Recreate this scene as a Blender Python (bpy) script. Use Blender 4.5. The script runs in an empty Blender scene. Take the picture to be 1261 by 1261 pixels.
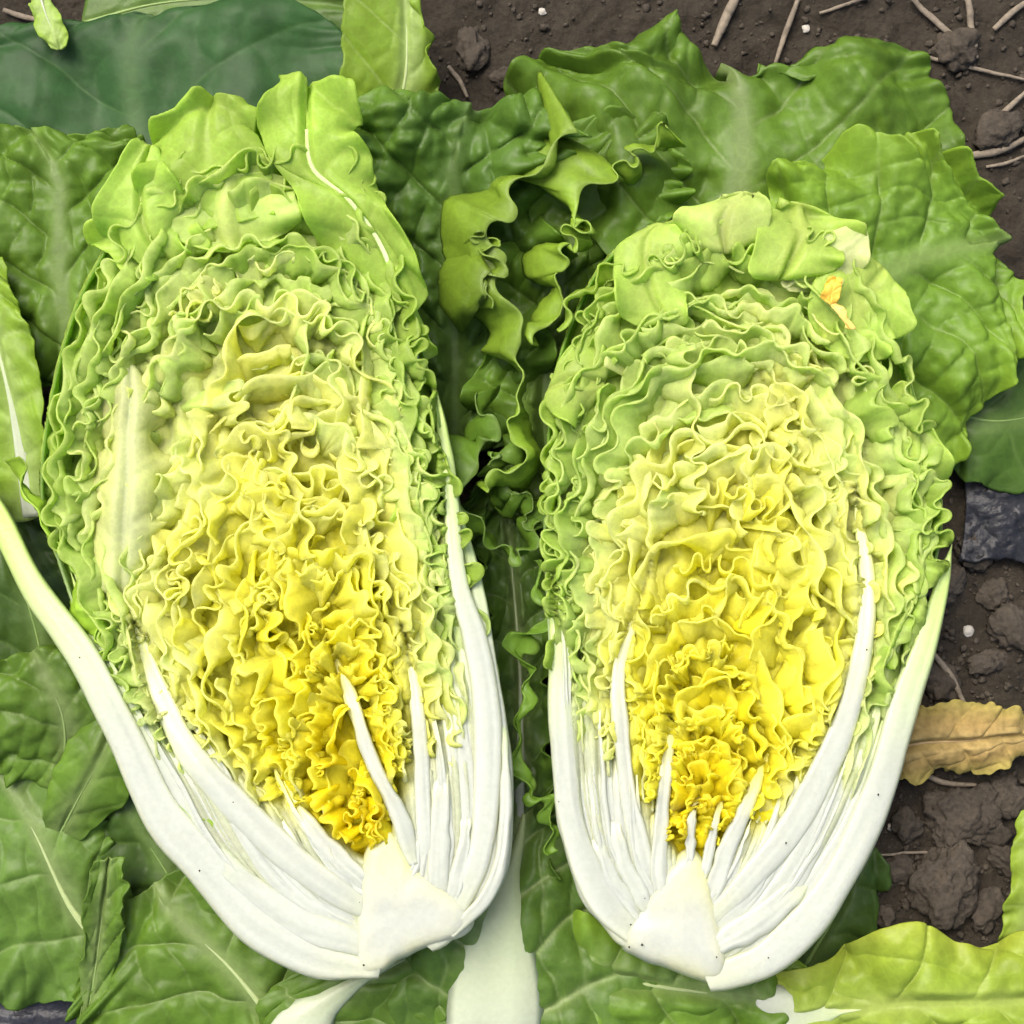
import bpy, math, random
import numpy as np
from mathutils import Vector

random.seed(7)
RNG = np.random.default_rng(7)
SC = bpy.context.scene
COL = SC.collection

# ------------------------------------------------------------------ camera, sky, sun, exposure
U = 1.0 / 3000.0            # one working unit (about one photo pixel on the cut faces) in metres
ZC = 215.0                  # height of the cut faces above the soil
DIST = 2000.0               # camera height above the cut faces
CX = CY = 630.5
cam_d = bpy.data.cameras.new("camera")
cam = bpy.data.objects.new("camera", cam_d); COL.objects.link(cam)
cam.location = (0, 0, (ZC + DIST) * U)
cam_d.sensor_width = 36.0
cam_d.lens = 36.0 * DIST / 1261.0
cam_d.clip_start = 0.01; cam_d.clip_end = 100.0
SC.camera = cam

SUN_EL, SUN_AZ = math.radians(58), math.radians(-35)   # azimuth measured from +y towards +x
world = bpy.data.worlds.new("World"); SC.world = world; world.use_nodes = True
wn = world.node_tree; bg = wn.nodes["Background"]
sky = wn.nodes.new("ShaderNodeTexSky"); sky.sky_type = 'NISHITA'; sky.sun_disc = False
sky.sun_elevation = SUN_EL; sky.sun_rotation = SUN_AZ
sky.air_density = 1.0; sky.dust_density = 6.0; sky.ozone_density = 0.6
wn.links.new(sky.outputs[0], bg.inputs[0]); bg.inputs[1].default_value = 0.13
sl = bpy.data.lights.new("sun", 'SUN'); sl.energy = 2.0; sl.angle = math.radians(34); sl.color = (1.0, 0.97, 0.91)
so = bpy.data.objects.new("sun", sl); COL.objects.link(so)
sd = Vector((math.cos(SUN_EL) * math.sin(SUN_AZ), math.cos(SUN_EL) * math.cos(SUN_AZ), math.sin(SUN_EL)))
so.rotation_euler = sd.to_track_quat('Z', 'Y').to_euler(); so.location = (0, 0, 1.5)
SC.view_settings.view_transform = 'Standard'; SC.view_settings.look = 'None'
SC.view_settings.exposure = 0.68; SC.view_settings.gamma = 1.0
SC.render.engine = 'CYCLES'
SC.cycles.max_bounces = 8; SC.cycles.diffuse_bounces = 7; SC.cycles.transmission_bounces = 5; SC.cycles.glossy_bounces = 2
SC.cycles.use_adaptive_sampling = True; SC.cycles.adaptive_threshold = 0.03

# ------------------------------------------------------------------ helpers
def W(px, py, z):
    """working coordinates of the point at height z that lies on photo pixel px, py"""
    px, py, z = np.broadcast_arrays(np.asarray(px, float), np.asarray(py, float), np.asarray(z, float))
    k = (ZC + DIST - z) / DIST
    return np.stack([(px - CX) * k, (CY - py) * k, z], -1)

def hash3(i, j, k):
    h = (i * 374761393 + j * 668265263 + k * 2147483647 + 1013904223) & 0xFFFFFFFF
    h = ((h ^ (h >> 13)) * 1274126177) & 0xFFFFFFFF
    h = ((h ^ (h >> 16)) * 2246822519) & 0xFFFFFFFF
    return ((h ^ (h >> 15)) & 0xFFFFFF) / float(0xFFFFFF)

def noise3(x, y, z):
    """value noise in -1..1"""
    x, y, z = np.broadcast_arrays(np.asarray(x, float), np.asarray(y, float), np.asarray(z, float))
    xi, yi, zi = np.floor(x).astype(np.int64), np.floor(y).astype(np.int64), np.floor(z).astype(np.int64)
    fx, fy, fz = x - xi, y - yi, z - zi
    ux, uy, uz = (f * f * f * (f * (f * 6 - 15) + 10) for f in (fx, fy, fz))
    r = 0
    for a in (0, 1):
        for b in (0, 1):
            for c in (0, 1):
                w = (ux if a else 1 - ux) * (uy if b else 1 - uy) * (uz if c else 1 - uz)
                r = r + w * hash3(xi + a, yi + b, zi + c)
    return r * 2 - 1

def fbm(x, y, z, n=3):
    r, a, s = 0, 1.0, 1.0
    for i in range(n):
        r = r + a * noise3(x * s + 17.3 * i, y * s - 9.1 * i, z * s); a *= 0.5; s *= 2.03
    return r

def sstep(a, b, x):
    t = np.clip((np.asarray(x, float) - a) / (b - a), 0, 1)
    return t * t * (3 - 2 * t)

def spline(pts, n, arc=True):
    """Catmull-Rom through pts, n samples, even along its length"""
    p = np.asarray(pts, float)
    if len(p) == 2:
        t = np.linspace(0, 1, n)[:, None]; return p[0] * (1 - t) + p[1] * t
    q = np.vstack([2 * p[0] - p[1], p, 2 * p[-1] - p[-2]])
    m = 24; out = []
    for i in range(len(p) - 1):
        t = np.linspace(0, 1, m, endpoint=False)[:, None]
        a, b, c, d = q[i], q[i + 1], q[i + 2], q[i + 3]
        out.append(0.5 * (2 * b + (c - a) * t + (2 * a - 5 * b + 4 * c - d) * t**2 + (3 * b - a - 3 * c + d) * t**3))
    out.append(p[-1:]); f = np.vstack(out)
    if not arc:
        x = np.linspace(0, len(f) - 1, n)
        return np.stack([np.interp(x, np.arange(len(f)), f[:, k]) for k in range(f.shape[1])], -1)
    L = np.concatenate([[0], np.cumsum(np.linalg.norm(np.diff(f[:, :2], axis=0), axis=1))])
    x = np.linspace(0, L[-1], n)
    return np.stack([np.interp(x, L, f[:, k]) for k in range(f.shape[1])], -1)

def mesh_obj(name, V, F, mat, parent=None, colors=None, smooth=True):
    me = bpy.data.meshes.new(name)
    V = np.asarray(V, float).reshape(-1, 3) * U
    if isinstance(F, np.ndarray):
        nf, k = F.shape
        me.vertices.add(len(V)); me.vertices.foreach_set("co", V.astype(np.float32).ravel())
        me.loops.add(nf * k); me.loops.foreach_set("vertex_index", F.astype(np.int32).ravel())
        me.polygons.add(nf)
        me.polygons.foreach_set("loop_start", np.arange(0, nf * k, k, dtype=np.int32))
        me.update(calc_edges=True); me.validate()
    else:
        me.from_pydata([tuple(v) for v in V], [], F)
    me.polygons.foreach_set("use_smooth", [smooth] * len(me.polygons))
    if colors is not None:
        c = np.ones((len(V), 4), np.float32); c[:, :3] = np.clip(np.asarray(colors).reshape(-1, 3), 0, 1)
        at = me.color_attributes.new("pigment", 'FLOAT_COLOR', 'POINT'); at.data.foreach_set("color", c.ravel())
    me.materials.append(mat)
    o = bpy.data.objects.new(name, me); COL.objects.link(o)
    if parent is not None: o.parent = parent
    return o

def grid_faces(n, m, wrap=False):
    i = np.arange(n - 1)[:, None]; j = np.arange(m if wrap else m - 1)[None, :]
    j2 = (j + 1) % m
    a = i * m + j; b = i * m + j2; c = (i + 1) * m + j2; d = (i + 1) * m + j
    return np.stack([a + 0 * b, b, c, d], -1).reshape(-1, 4)

def grid_normals(P):
    du = np.gradient(P, axis=0); dv = np.gradient(P, axis=1)
    n = np.cross(du, dv); l = np.linalg.norm(n, axis=-1, keepdims=True)
    n = n / np.maximum(l, 1e-9)
    return n

def thick(P, th, colors, rim=None):
    """a sheet P[n,m] of real thickness: top and bottom skins and the rim between them -> V, F, colours"""
    n, m = P.shape[:2]
    N = grid_normals(P)
    if np.ndim(th) < 2: th = np.full((n, m), float(th))
    A = P + N * th[..., None] * 0.5; B = P - N * th[..., None] * 0.5
    F = grid_faces(n, m); off = n * m
    ring = np.concatenate([np.arange(m), np.arange(1, n) * m + m - 1, (n - 1) * m + np.arange(m - 2, -1, -1),
                           np.arange(n - 2, 0, -1) * m])
    r2 = np.roll(ring, -1)
    R = np.stack([ring, ring + off, r2 + off, r2], -1)
    V = np.vstack([A.reshape(-1, 3), B.reshape(-1, 3)])
    c = np.asarray(colors).reshape(-1, 3)
    return V, np.vstack([F, F[:, ::-1] + off, R]), np.vstack([c, c])

def thing(name, label, cat, px, py, z=0, group=None):
    o = bpy.data.objects.new(name, None); COL.objects.link(o); o.empty_display_size = 0.01
    o["label"] = label; o["category"] = cat
    if group: o["group"] = group
    return o

def tag(o, label, cat, group=None, kind=None):
    if kind: o["kind"] = kind
    if label: o["label"] = label
    if cat: o["category"] = cat
    if group: o["group"] = group
    return o

def srgb(r, g, b):
    f = lambda c: ((c / 255 + 0.055) / 1.055) ** 2.4 if c > 10 else c / 255 / 12.92
    return np.array([f(r), f(g), f(b)])

# ------------------------------------------------------------------ materials
def leaf_material(name, trans=0.35, rough=0.45, spec=0.35, bump=0.25, scale=260.0, vary=0.12, sss=0.0, net=0.0, netscale=300.0):
    m = bpy.data.materials.new(name); m.use_nodes = True; nt = m.node_tree; N = nt.nodes; L = nt.links
    N.clear()
    out = N.new("ShaderNodeOutputMaterial"); p = N.new("ShaderNodeBsdfPrincipled")
    at = N.new("ShaderNodeAttribute"); at.attribute_name = "pigment"
    tc = N.new("ShaderNodeTexCoord")
    nz = N.new("ShaderNodeTexNoise"); nz.inputs["Scale"].default_value = scale; nz.inputs["Detail"].default_value = 4
    L.new(tc.outputs["Object"], nz.inputs["Vector"])
    mr = N.new("ShaderNodeMapRange"); mr.inputs["From Min"].default_value = 0.25; mr.inputs["From Max"].default_value = 0.75
    mr.inputs["To Min"].default_value = 1 - vary; mr.inputs["To Max"].default_value = 1 + vary
    L.new(nz.outputs["Fac"], mr.inputs["Value"])
    mul = N.new("ShaderNodeVectorMath"); mul.operation = 'SCALE'
    L.new(at.outputs["Color"], mul.inputs[0]); L.new(mr.outputs["Result"], mul.inputs["Scale"])
    if net:
        vo = N.new("ShaderNodeTexVoronoi"); vo.feature = 'DISTANCE_TO_EDGE'; vo.inputs["Scale"].default_value = netscale
        n3 = N.new("ShaderNodeTexNoise"); n3.inputs["Scale"].default_value = netscale * 0.8
        L.new(tc.outputs["Object"], n3.inputs["Vector"])
        ad = N.new("ShaderNodeVectorMath"); ad.operation = 'MULTIPLY_ADD'; ad.inputs[1].default_value = (0.9 / netscale,) * 3
        L.new(n3.outputs["Color"], ad.inputs[0]); L.new(tc.outputs["Object"], ad.inputs[2]); L.new(ad.outputs[0], vo.inputs["Vector"])
        vr = N.new("ShaderNodeMapRange"); vr.interpolation_type = 'SMOOTHSTEP'
        vr.inputs["From Max"].default_value = 0.16; vr.inputs["To Min"].default_value = 1 + net; vr.inputs["To Max"].default_value = 1 - net * 0.25
        L.new(vo.outputs["Distance"], vr.inputs["Value"])
        m3 = N.new("ShaderNodeVectorMath"); m3.operation = 'SCALE'
        L.new(mul.outputs["Vector"], m3.inputs[0]); L.new(vr.outputs["Result"], m3.inputs["Scale"]); mul = m3
    L.new(mul.outputs["Vector"], p.inputs["Base Color"])
    p.inputs["Roughness"].default_value = rough; p.inputs["Specular IOR Level"].default_value = spec
    bp = N.new("ShaderNodeBump"); bp.inputs["Strength"].default_value = bump; bp.inputs["Distance"].default_value = 0.0006
    n2 = N.new("ShaderNodeTexNoise"); n2.inputs["Scale"].default_value = scale * 1.6; n2.inputs["Detail"].default_value = 3
    L.new(tc.outputs["Object"], n2.inputs["Vector"]); 
    if net:
        sm = N.new("ShaderNodeMath"); sm.operation = 'MULTIPLY_ADD'; sm.inputs[1].default_value = -0.9
        L.new(vr.outputs["Result"], sm.inputs[0]); L.new(n2.outputs["Fac"], sm.inputs[2]); L.new(sm.outputs[0], bp.inputs["Height"])
    else: L.new(n2.outputs["Fac"], bp.inputs["Height"])
    L.new(bp.outputs["Normal"], p.inputs["Normal"])
    if sss:
        p.inputs["Subsurface Weight"].default_value = sss
        p.inputs["Subsurface Radius"].default_value = (1.0, 0.9, 0.6); p.inputs["Subsurface Scale"].default_value = 0.004
    if trans:
        t = N.new("ShaderNodeBsdfTranslucent"); L.new(mul.outputs["Vector"], t.inputs["Color"])
        L.new(bp.outputs["Normal"], t.inputs["Normal"])
        mx = N.new("ShaderNodeMixShader"); mx.inputs[0].default_value = trans
        L.new(p.outputs[0], mx.inputs[1]); L.new(t.outputs[0], mx.inputs[2]); L.new(mx.outputs[0], out.inputs["Surface"])
    else:
        L.new(p.outputs[0], out.inputs["Surface"])
    return m

M_FRILL = leaf_material("pale_leaf_tissue", trans=0.64, rough=0.36, spec=0.3, bump=0.25, scale=330, vary=0.06, net=0.05, netscale=300.0)
M_RIB = leaf_material("white_rib_tissue", trans=0.0, rough=0.36, spec=0.35, bump=0.22, scale=420, vary=0.05, sss=0.35)
M_GREEN = leaf_material("green_leaf_tissue", trans=0.25, rough=0.45, spec=0.3, bump=0.35, scale=170, vary=0.12, net=0.07, netscale=190.0)
M_DULL = leaf_material("dull_dark_leaf_tissue", trans=0.15, rough=0.5, spec=0.2, bump=0.3, scale=150, vary=0.14, net=0.06, netscale=150.0)
M_DRY = leaf_material("dry_leaf_tissue", trans=0.2, rough=0.7, spec=0.2, bump=0.6, scale=300, vary=0.3)

def soil_material(name, base, vary, rough=0.9, bump=1.0):
    m = bpy.data.materials.new(name); m.use_nodes = True; nt = m.node_tree; N = nt.nodes; L = nt.links
    p = N["Principled BSDF"]; tc = N.new("ShaderNodeTexCoord")
    a = N.new("ShaderNodeTexNoise"); a.inputs["Scale"].default_value = 45; a.inputs["Detail"].default_value = 8
    b = N.new("ShaderNodeTexNoise"); b.inputs["Scale"].default_value = 420; b.inputs["Detail"].default_value = 6
    L.new(tc.outputs["Object"], a.inputs["Vector"]); L.new(tc.outputs["Object"], b.inputs["Vector"])
    r = N.new("ShaderNodeValToRGB"); e = r.color_ramp.elements
    e[0].position = 0.3; e[0].color = (*[c * (1 - vary) for c in base], 1)
    e[1].position = 0.72; e[1].color = (*[c * (1 + vary) for c in base], 1)
    mx = N.new("ShaderNodeMath"); mx.operation = 'MULTIPLY_ADD'; mx.inputs[1].default_value = 0.45
    L.new(b.outputs["Fac"], mx.inputs[0]); 
    m2 = N.new("ShaderNodeMath"); m2.operation = 'MULTIPLY'; m2.inputs[1].default_value = 0.55; L.new(a.outputs["Fac"], m2.inputs[0])
    L.new(m2.outputs[0], mx.inputs[2]); L.new(mx.outputs[0], r.inputs["Fac"]); L.new(r.outputs["Color"], p.inputs["Base Color"])
    p.inputs["Roughness"].default_value = rough; p.inputs["Specular IOR Level"].default_value = 0.25
    bp = N.new("ShaderNodeBump"); bp.inputs["Strength"].default_value = bump; bp.inputs["Distance"].default_value = 0.0012
    L.new(b.outputs["Fac"], bp.inputs["Height"]); L.new(bp.outputs["Normal"], p.inputs["Normal"])
    return m
M_SOIL = soil_material("damp_soil", (0.031, 0.025, 0.017), 0.55)
M_CLOD = soil_material("soil_clod_earth", (0.061, 0.050, 0.037), 0.55)
M_STRAW = soil_material("dry_straw", (0.20, 0.165, 0.12), 0.5, 0.7, 0.4)
M_STONE = soil_material("pale_stone", (0.45, 0.42, 0.36), 0.3, 0.7, 0.4)
M_FILM = soil_material("black_plastic", (0.022, 0.023, 0.028), 0.7, 0.35, 0.5)
M_SCRAP = leaf_material("orange_leaf_tissue", trans=0.3, rough=0.5, bump=0.4, scale=300, vary=0.15)

# ------------------------------------------------------------------ the soil
def soil_height(x, y):
    return 9 * fbm(x / 190, y / 190, 0.3, 3) + 7 * np.abs(fbm(x / 46, y / 46, 4.2, 3)) + 3.0 * fbm(x / 13, y / 13, 9.9, 2) - 8

def build_soil():
    n = 330; half = 1000
    t = np.linspace(-1, 1, n)
    x, y = np.meshgrid(t * half, t * half, indexing='ij')
    far = np.array([1.0])
    P = np.stack([x, y, soil_height(x, y)], -1)
    # outer skirt of the same sheet runs on to the horizon
    ring = [(0, j) for j in range(n)]
    V = P.reshape(-1, 3); F = grid_faces(n, n)
    o = mesh_obj("soil", V, F, M_SOIL); tag(o, "dark crumbly damp soil under the cabbages", None, kind="structure")
    R = 60000
    v2 = [(-half, -half, -14), (half, -half, -14), (half, half, -14), (-half, half, -14), (-R, -R, -14), (R, -R, -14), (R, R, -14), (-R, R, -14)]
    g = mesh_obj("ground", v2, [(4, 5, 1, 0), (5, 6, 2, 1), (6, 7, 3, 2), (7, 4, 0, 3)], M_SOIL, smooth=False)
    g["kind"] = "structure"
build_soil()

# ------------------------------------------------------------------ loose leaves (lofted blade + midrib)
WHITE = np.array([0.42, 0.455, 0.36])
def blade(name, rows, green, vein, mat, parent=None, n=170, m=130, blister=5.0, cell=46.0, ruffle=9.0, wave=70.0,
          edge=None, seed=0.0, veinw=0.06, lat=0.9, tatter=5.0, th=2.2, undul=8.0, backs=None, veinop=0.5, round_ends=0.0):
    """rows: [(L, M, R)] with each (px, py, z), from the leaf base to its tip"""
    R = np.array([[list(a) for a in r] for r in rows], float)
    tatter = tatter * 0.55; wave = wave * 1.25; undul = undul * 1.3
    Wd = W(R[..., 0], R[..., 1], R[..., 2])
    ctr = spline(np.concatenate([Wd[:, 1], Wd[:, 0], Wd[:, 2]], 1), n, arc=True)
    Mi, Le, Ri = ctr[:, :3], ctr[:, 3:6], ctr[:, 6:9]
    if round_ends:
        q_ = np.minimum(np.linspace(0, 1, n), np.linspace(1, 0, n)) / round_ends
        wf = (0.26 + 0.74 * np.sqrt(np.clip(1 - (1 - np.clip(q_, 0, 1)) ** 2, 0, 1)))[:, None]
        Le = Mi + (Le - Mi) * wf; Ri = Mi + (Ri - Mi) * wf
    v = np.linspace(-1, 1, m)[None, :, None]
    P = Mi[:, None] + v * ((Ri - Le) / 2)[:, None] + v**2 * ((Ri + Le) / 2 - Mi)[:, None]
    S = np.concatenate([[0], np.cumsum(np.linalg.norm(np.diff(Mi, axis=0), axis=1))])[:, None] + np.zeros((n, m))
    hw = np.where(v[..., 0] < 0, np.linalg.norm(Le - Mi, axis=1)[:, None], np.linalg.norm(Ri - Mi, axis=1)[:, None])
    vv = v[..., 0] + np.zeros((n, m)); w = vv * hw; aw = np.abs(w)
    side = np.where(vv < 0, 0.0, 31.7)
    # lateral veins leave the midrib at an angle and bow forward
    q = (S - lat * aw * (1 - 0.25 * np.abs(vv)) + 10 * noise3(S / 60 + seed, w / 60, seed + side) + side) / (cell * 1.7)
    d1 = np.abs(q - np.round(q)) * 2
    q2 = (aw + 0.35 * S + 14 * noise3(S / 40, w / 40, seed + 5)) / cell
    d2 = np.abs(q2 - np.round(q2)) * 2
    fade = sstep(0.02, 0.2, np.abs(vv)) 
    pil = (1 - (1 - d1)**4) ** 0.8 * (0.55 + 0.45 * (1 - (1 - d2)**4))
    small = fbm(P[..., 0] / (cell * 0.55) + seed, P[..., 1] / (cell * 0.55), seed, 2)
    h = blister * (pil * fade + 0.55 * small * fade) + undul * fbm(S / 150 + seed, w / 150, seed + 2, 2) * (0.3 + fade * 0.7)
    e = np.abs(vv) ** 3.0
    endf = sstep(0.72, 1.0, S / S.max()) * (0.0 if round_ends else 1.0)
    e = np.maximum(e, endf ** 2 * 0.8)
    ph = 2 * np.pi * (S * (1.0 + 0.0) + endf * aw * 1.2) / wave + 4.2 * noise3(S / wave * 0.7 + seed, side, seed) + side
    ruffle = ruffle * 1.5
    ruffle = ruffle * (0.75 + 0.7 * noise3(S / wave * 0.5, side + 3.0, seed + 2))
    h = h + ruffle * e * (np.sin(ph) + 0.45 * np.sin(ph * 2.3 + 1.0 + seed))
    N = grid_normals(P)
    N = np.where(N[..., 2:3] < 0, -N, N)
    if round_ends: h = h * sstep(0.25, 0.9, wf)
    P = P + N * h[..., None]
    # wavy outline
    dirv = (Ri - Le) / np.maximum(np.linalg.norm(Ri - Le, axis=1, keepdims=True), 1e-6)
    out = (sstep(0.25, 0.9, wf) if round_ends else 1.0) * e * (ruffle * 0.55 * np.cos(ph) * np.abs(vv) + tatter * np.abs(vv) * fbm(S / 17 + seed, side, seed + 8, 3))
    P = P + dirv[:, None] * (np.sign(vv) * out)[..., None]
    tang = np.gradient(Mi, axis=0); tang /= np.maximum(np.linalg.norm(tang, axis=1, keepdims=True), 1e-6)
    tn = endf ** 3 * (tatter * 1.4 * fbm(w / 20, seed, seed + 3, 3))
    P = P + tang[:, None] * tn[..., None]
    # pigment
    g = np.array(green); vc = np.array(vein)
    vm = np.exp(-(d1 / veinw) ** 2) * (0.75 - 0.45 * np.abs(vv)) * sstep(0.0, 0.06, np.abs(vv) + 0.05)
    vm = np.maximum(vm, 0.35 * np.exp(-(d2 / (veinw * 0.9)) ** 2) * (1 - np.abs(vv)))
    vm = np.maximum(vm, 0.85 * np.exp(-(aw / (10 + 14 * (1 - S / S.max()))) ** 2))
    mott = 1 + 0.16 * fbm(P[..., 0] / 70, P[..., 1] / 70, seed + 3, 3) + 0.06 * small
    c = g[None, None] * mott[..., None]
    if edge is not None:
        ed = (np.abs(vv) ** 2.2)[..., None] * 0.7
        c = c * (1 - ed) + np.array(edge) * ed
    if backs is not None:                       # paler towards the base
        b = (1 - sstep(0.05, 0.55, S / S.max()))[..., None] * (1 - 0.5 * np.abs(vv))[..., None]
        c = c * (1 - b) + np.array(backs) * b
    c = c * (1 - vm[..., None] * veinop) + vc * vm[..., None] * veinop
    V, F, C = thick(P, th, c)
    o = mesh_obj(name, V, F, mat, parent, C)
    return o, P

def rib_tube(name, P2, wid, hgt, mat, parent, col, colend=None, sub=None):
    """a flattened tapering rib along the 3-D polyline P2 (working units)"""
    n = len(P2); k = 10
    t = np.gradient(P2, axis=0); t /= np.linalg.norm(t, axis=1, keepdims=True)
    up = np.array([0, 0, 1.0]); s = np.cross(t, up); s /= np.maximum(np.linalg.norm(s, axis=1, keepdims=True), 1e-6)
    b = np.cross(s, t)
    a = np.linspace(0, 2 * np.pi, k, endpoint=False)
    ss = np.linspace(0, 1, n)
    wd = np.interp(ss, np.linspace(0, 1, len(wid)), wid) * (1 + 0.04 * noise3(ss * 9, 0.5, wid[0]))
    hg = np.interp(ss, np.linspace(0, 1, len(hgt)), hgt)
    V = P2[:, None] + s[:, None] * (np.cos(a)[None, :, None] * wd[:, None, None] / 2) + b[:, None] * (np.sin(a)[None, :, None] * hg[:, None, None])
    c0 = np.array(col); c1 = np.array(colend if colend is not None else col)
    C = (c0[None] * (1 - ss[:, None] ** 1.4) + c1[None] * ss[:, None] ** 1.4)[:, None] + np.zeros((n, k, 1))
    C = C * (1 + 0.05 * np.sin(a * 5 + 2.0))[None, :, None]
    F = grid_faces(n, k, wrap=True)
    V = V.reshape(-1, 3); nv = len(V)
    V = np.vstack([V, P2[:1], P2[-1:]]); C = np.vstack([C.reshape(-1, 3), c0[None], c1[None]])
    j = np.arange(k)
    T = np.vstack([np.stack([(j + 1) % k, j, np.full(k, nv), np.full(k, nv)], -1), np.stack([(n - 1) * k + j, (n - 1) * k + (j + 1) % k, np.full(k, nv + 1), np.full(k, nv + 1)], -1)])
    faces = [tuple(f) for f in F] + [tuple(f[:3]) for f in T]
    return mesh_obj(name, V, faces, mat, parent, C)

LAST = {}
def loose_leaf(label, rows, green, vein, rib=(12, 3), ribh=(3, 1), ribcol=None, ribend=None, ribspan=(0, 0.9), lift=0.4, group="loose outer cabbage leaves", name="cabbage_leaf", cat="leaf", mat=None, norib=False, **kw):
    t = thing(name, label, cat, 0, 0, group=group)
    o, P = blade("blade", rows, green, vein, mat or M_GREEN, t, **kw)
    LAST["P"] = P
    if not norib:
        n, m = P.shape[:2]; mid = P[:, m // 2].copy()
        a, b = int(ribspan[0] * (n - 1)), int(ribspan[1] * (n - 1))
        mid = mid[a:b + 1]; mid[:, 2] += lift - 2.0 * sstep(0.55, 1.0, np.linspace(0, 1, len(mid)))
        rib = tuple(rib) + (rib[-1] * 0.2,)
        k = 7; mid = np.stack([np.convolve(np.pad(mid[:, i], k // 2, mode='edge'), np.ones(k) / k, 'valid') for i in range(3)], -1)
        rib_tube("midrib", mid[::2], rib, ribh, M_RIB, t, ribcol if ribcol is not None else WHITE, ribend if ribend is not None else vein)
    return t

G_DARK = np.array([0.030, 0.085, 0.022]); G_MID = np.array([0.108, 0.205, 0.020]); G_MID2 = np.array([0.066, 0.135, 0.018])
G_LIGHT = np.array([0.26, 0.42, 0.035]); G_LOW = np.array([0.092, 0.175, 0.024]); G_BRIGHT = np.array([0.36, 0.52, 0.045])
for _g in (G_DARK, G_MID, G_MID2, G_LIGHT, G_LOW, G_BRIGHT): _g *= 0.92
V_PALE = np.array([0.42, 0.51, 0.22]); V_GREEN = np.array([0.19, 0.29, 0.08])

def R_(L, M, Rr): return (L, M, Rr)

# top-left: the wide dark leaf and its neighbours
loose_leaf("wide dark bluish green leaf behind the top of the left cabbage half",
    [((250, 400, 60), (210, 380, 60), (170, 390, 55)), ((40, 240, 45), (200, 265, 55), (420, 240, 55)), ((-60, 150, 40), (170, 170, 62), (440, 150, 60)),
     ((-60, 70, 40), (160, 85, 60), (432, 70, 60)), ((0, 42, 38), (170, 30, 52), (400, 30, 50)), ((100, 32, 35), (190, 20, 45), (300, 18, 45))],
    G_DARK, np.array([0.07, 0.14, 0.04]), norib=True, veinop=0.6, veinw=0.045, mat=M_DULL, rib=(9, 4), ribcol=V_GREEN, ribend=V_GREEN, blister=4.0, cell=74, ruffle=4, wave=160, seed=1.1, undul=18, tatter=2)
loose_leaf("thin green leaf whose rim shows along the top edge behind the dark leaf",
    [((95, 60, 25), (100, 30, 25), (110, -20, 25)), ((190, 60, 25), (200, 5, 28), (210, -50, 22)), ((320, 70, 25), (320, 0, 28), (320, -55, 20)), ((440, 70, 25), (445, 10, 25), (440, -30, 20))],
    G_MID2, V_GREEN, rib=(6, 2), ribcol=V_GREEN, blister=3, ruffle=4, seed=2.3, n=70, m=50)
loose_leaf("blistered mid green leaf at the left edge beside the upper left cabbage rim",
    [((140, 470, 60), (100, 470, 65), (40, 480, 55)), ((180, 370, 70), (80, 400, 80), (-60, 420, 60)), ((185, 260, 75), (70, 300, 90), (-80, 320, 65)),
     ((178, 190, 75), (70, 220, 88), (-60, 230, 65)), ((150, 178, 70), (40, 160, 75), (-50, 160, 60))],
    G_MID, V_PALE * 0.6, norib=True, veinop=0.3, blister=12, cell=42, ruffle=8, seed=3.7, undul=26)
loose_leaf("small bright green leaf tip lying on the dark leaf in the top left corner",
    [((40, -10, 66), (48, -10, 66), (56, -12, 66)), ((38, 15, 70), (56, 18, 72), (72, 14, 70)), ((50, 45, 74), (66, 42, 76), (82, 36, 74)), ((64, 58, 76), (72, 60, 76), (80, 56, 76))],
    G_LIGHT, V_PALE, rib=(5, 2), blister=2, cell=20, ruffle=2, wave=30, seed=4.2, n=40, m=30, undul=3, tatter=2)
loose_leaf("light green leaf with a pale rib cut by the left edge of the frame",
    [((60, 620, 90), (40, 640, 90), (10, 640, 80)), ((58, 540, 110), (20, 520, 105), (-50, 540, 85)), ((48, 440, 115), (0, 430, 110), (-60, 430, 90)),
     ((20, 370, 110), (-20, 350, 105), (-70, 340, 90)), ((0, 320, 100), (-30, 310, 100), (-70, 300, 90))],
    G_LIGHT * 0.85, V_PALE, rib=(26, 8), blister=4, ruffle=6, seed=5.9, n=80, m=60)
# top centre
loose_leaf("upright pale backed leaf folded over at the top centre edge",
    [((440, 200, 70), (500, 210, 70), (560, 190, 70)), ((424, 120, 110), (490, 150, 95), (545, 130, 100)), ((420, 40, 135), (500, 80, 120), (530, 60, 125)),
     ((430, -20, 140), (498, 0, 130), (520, -10, 130)), ((450, -60, 130), (495, -60, 130), (515, -60, 130))],
    G_LIGHT * 0.75, V_PALE, rib=(8, 4), ribcol=V_PALE, blister=4, ruffle=5, seed=6.6, n=80, m=60)
loose_leaf("dark frilled blistered leaf standing in the gap above and between the two cabbage halves",
    [((470, 560, 50), (560, 560, 60), (640, 540, 60)), ((450, 400, 90), (560, 430, 80), (680, 400, 80)), ((440, 270, 125), (555, 300, 110), (690, 270, 105)),
     ((428, 180, 140), (560, 210, 135), (690, 180, 120)), ((440, 125, 150), (570, 150, 150), (700, 140, 130)), ((500, 118, 140), (580, 125, 145), (660, 135, 130))],
    G_MID2 * 1.15, V_PALE * 0.4, norib=True, veinop=0.22, blister=15, cell=46, ruffle=24, wave=105, seed=7.4, undul=32, edge=G_MID * 1.3)
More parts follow.
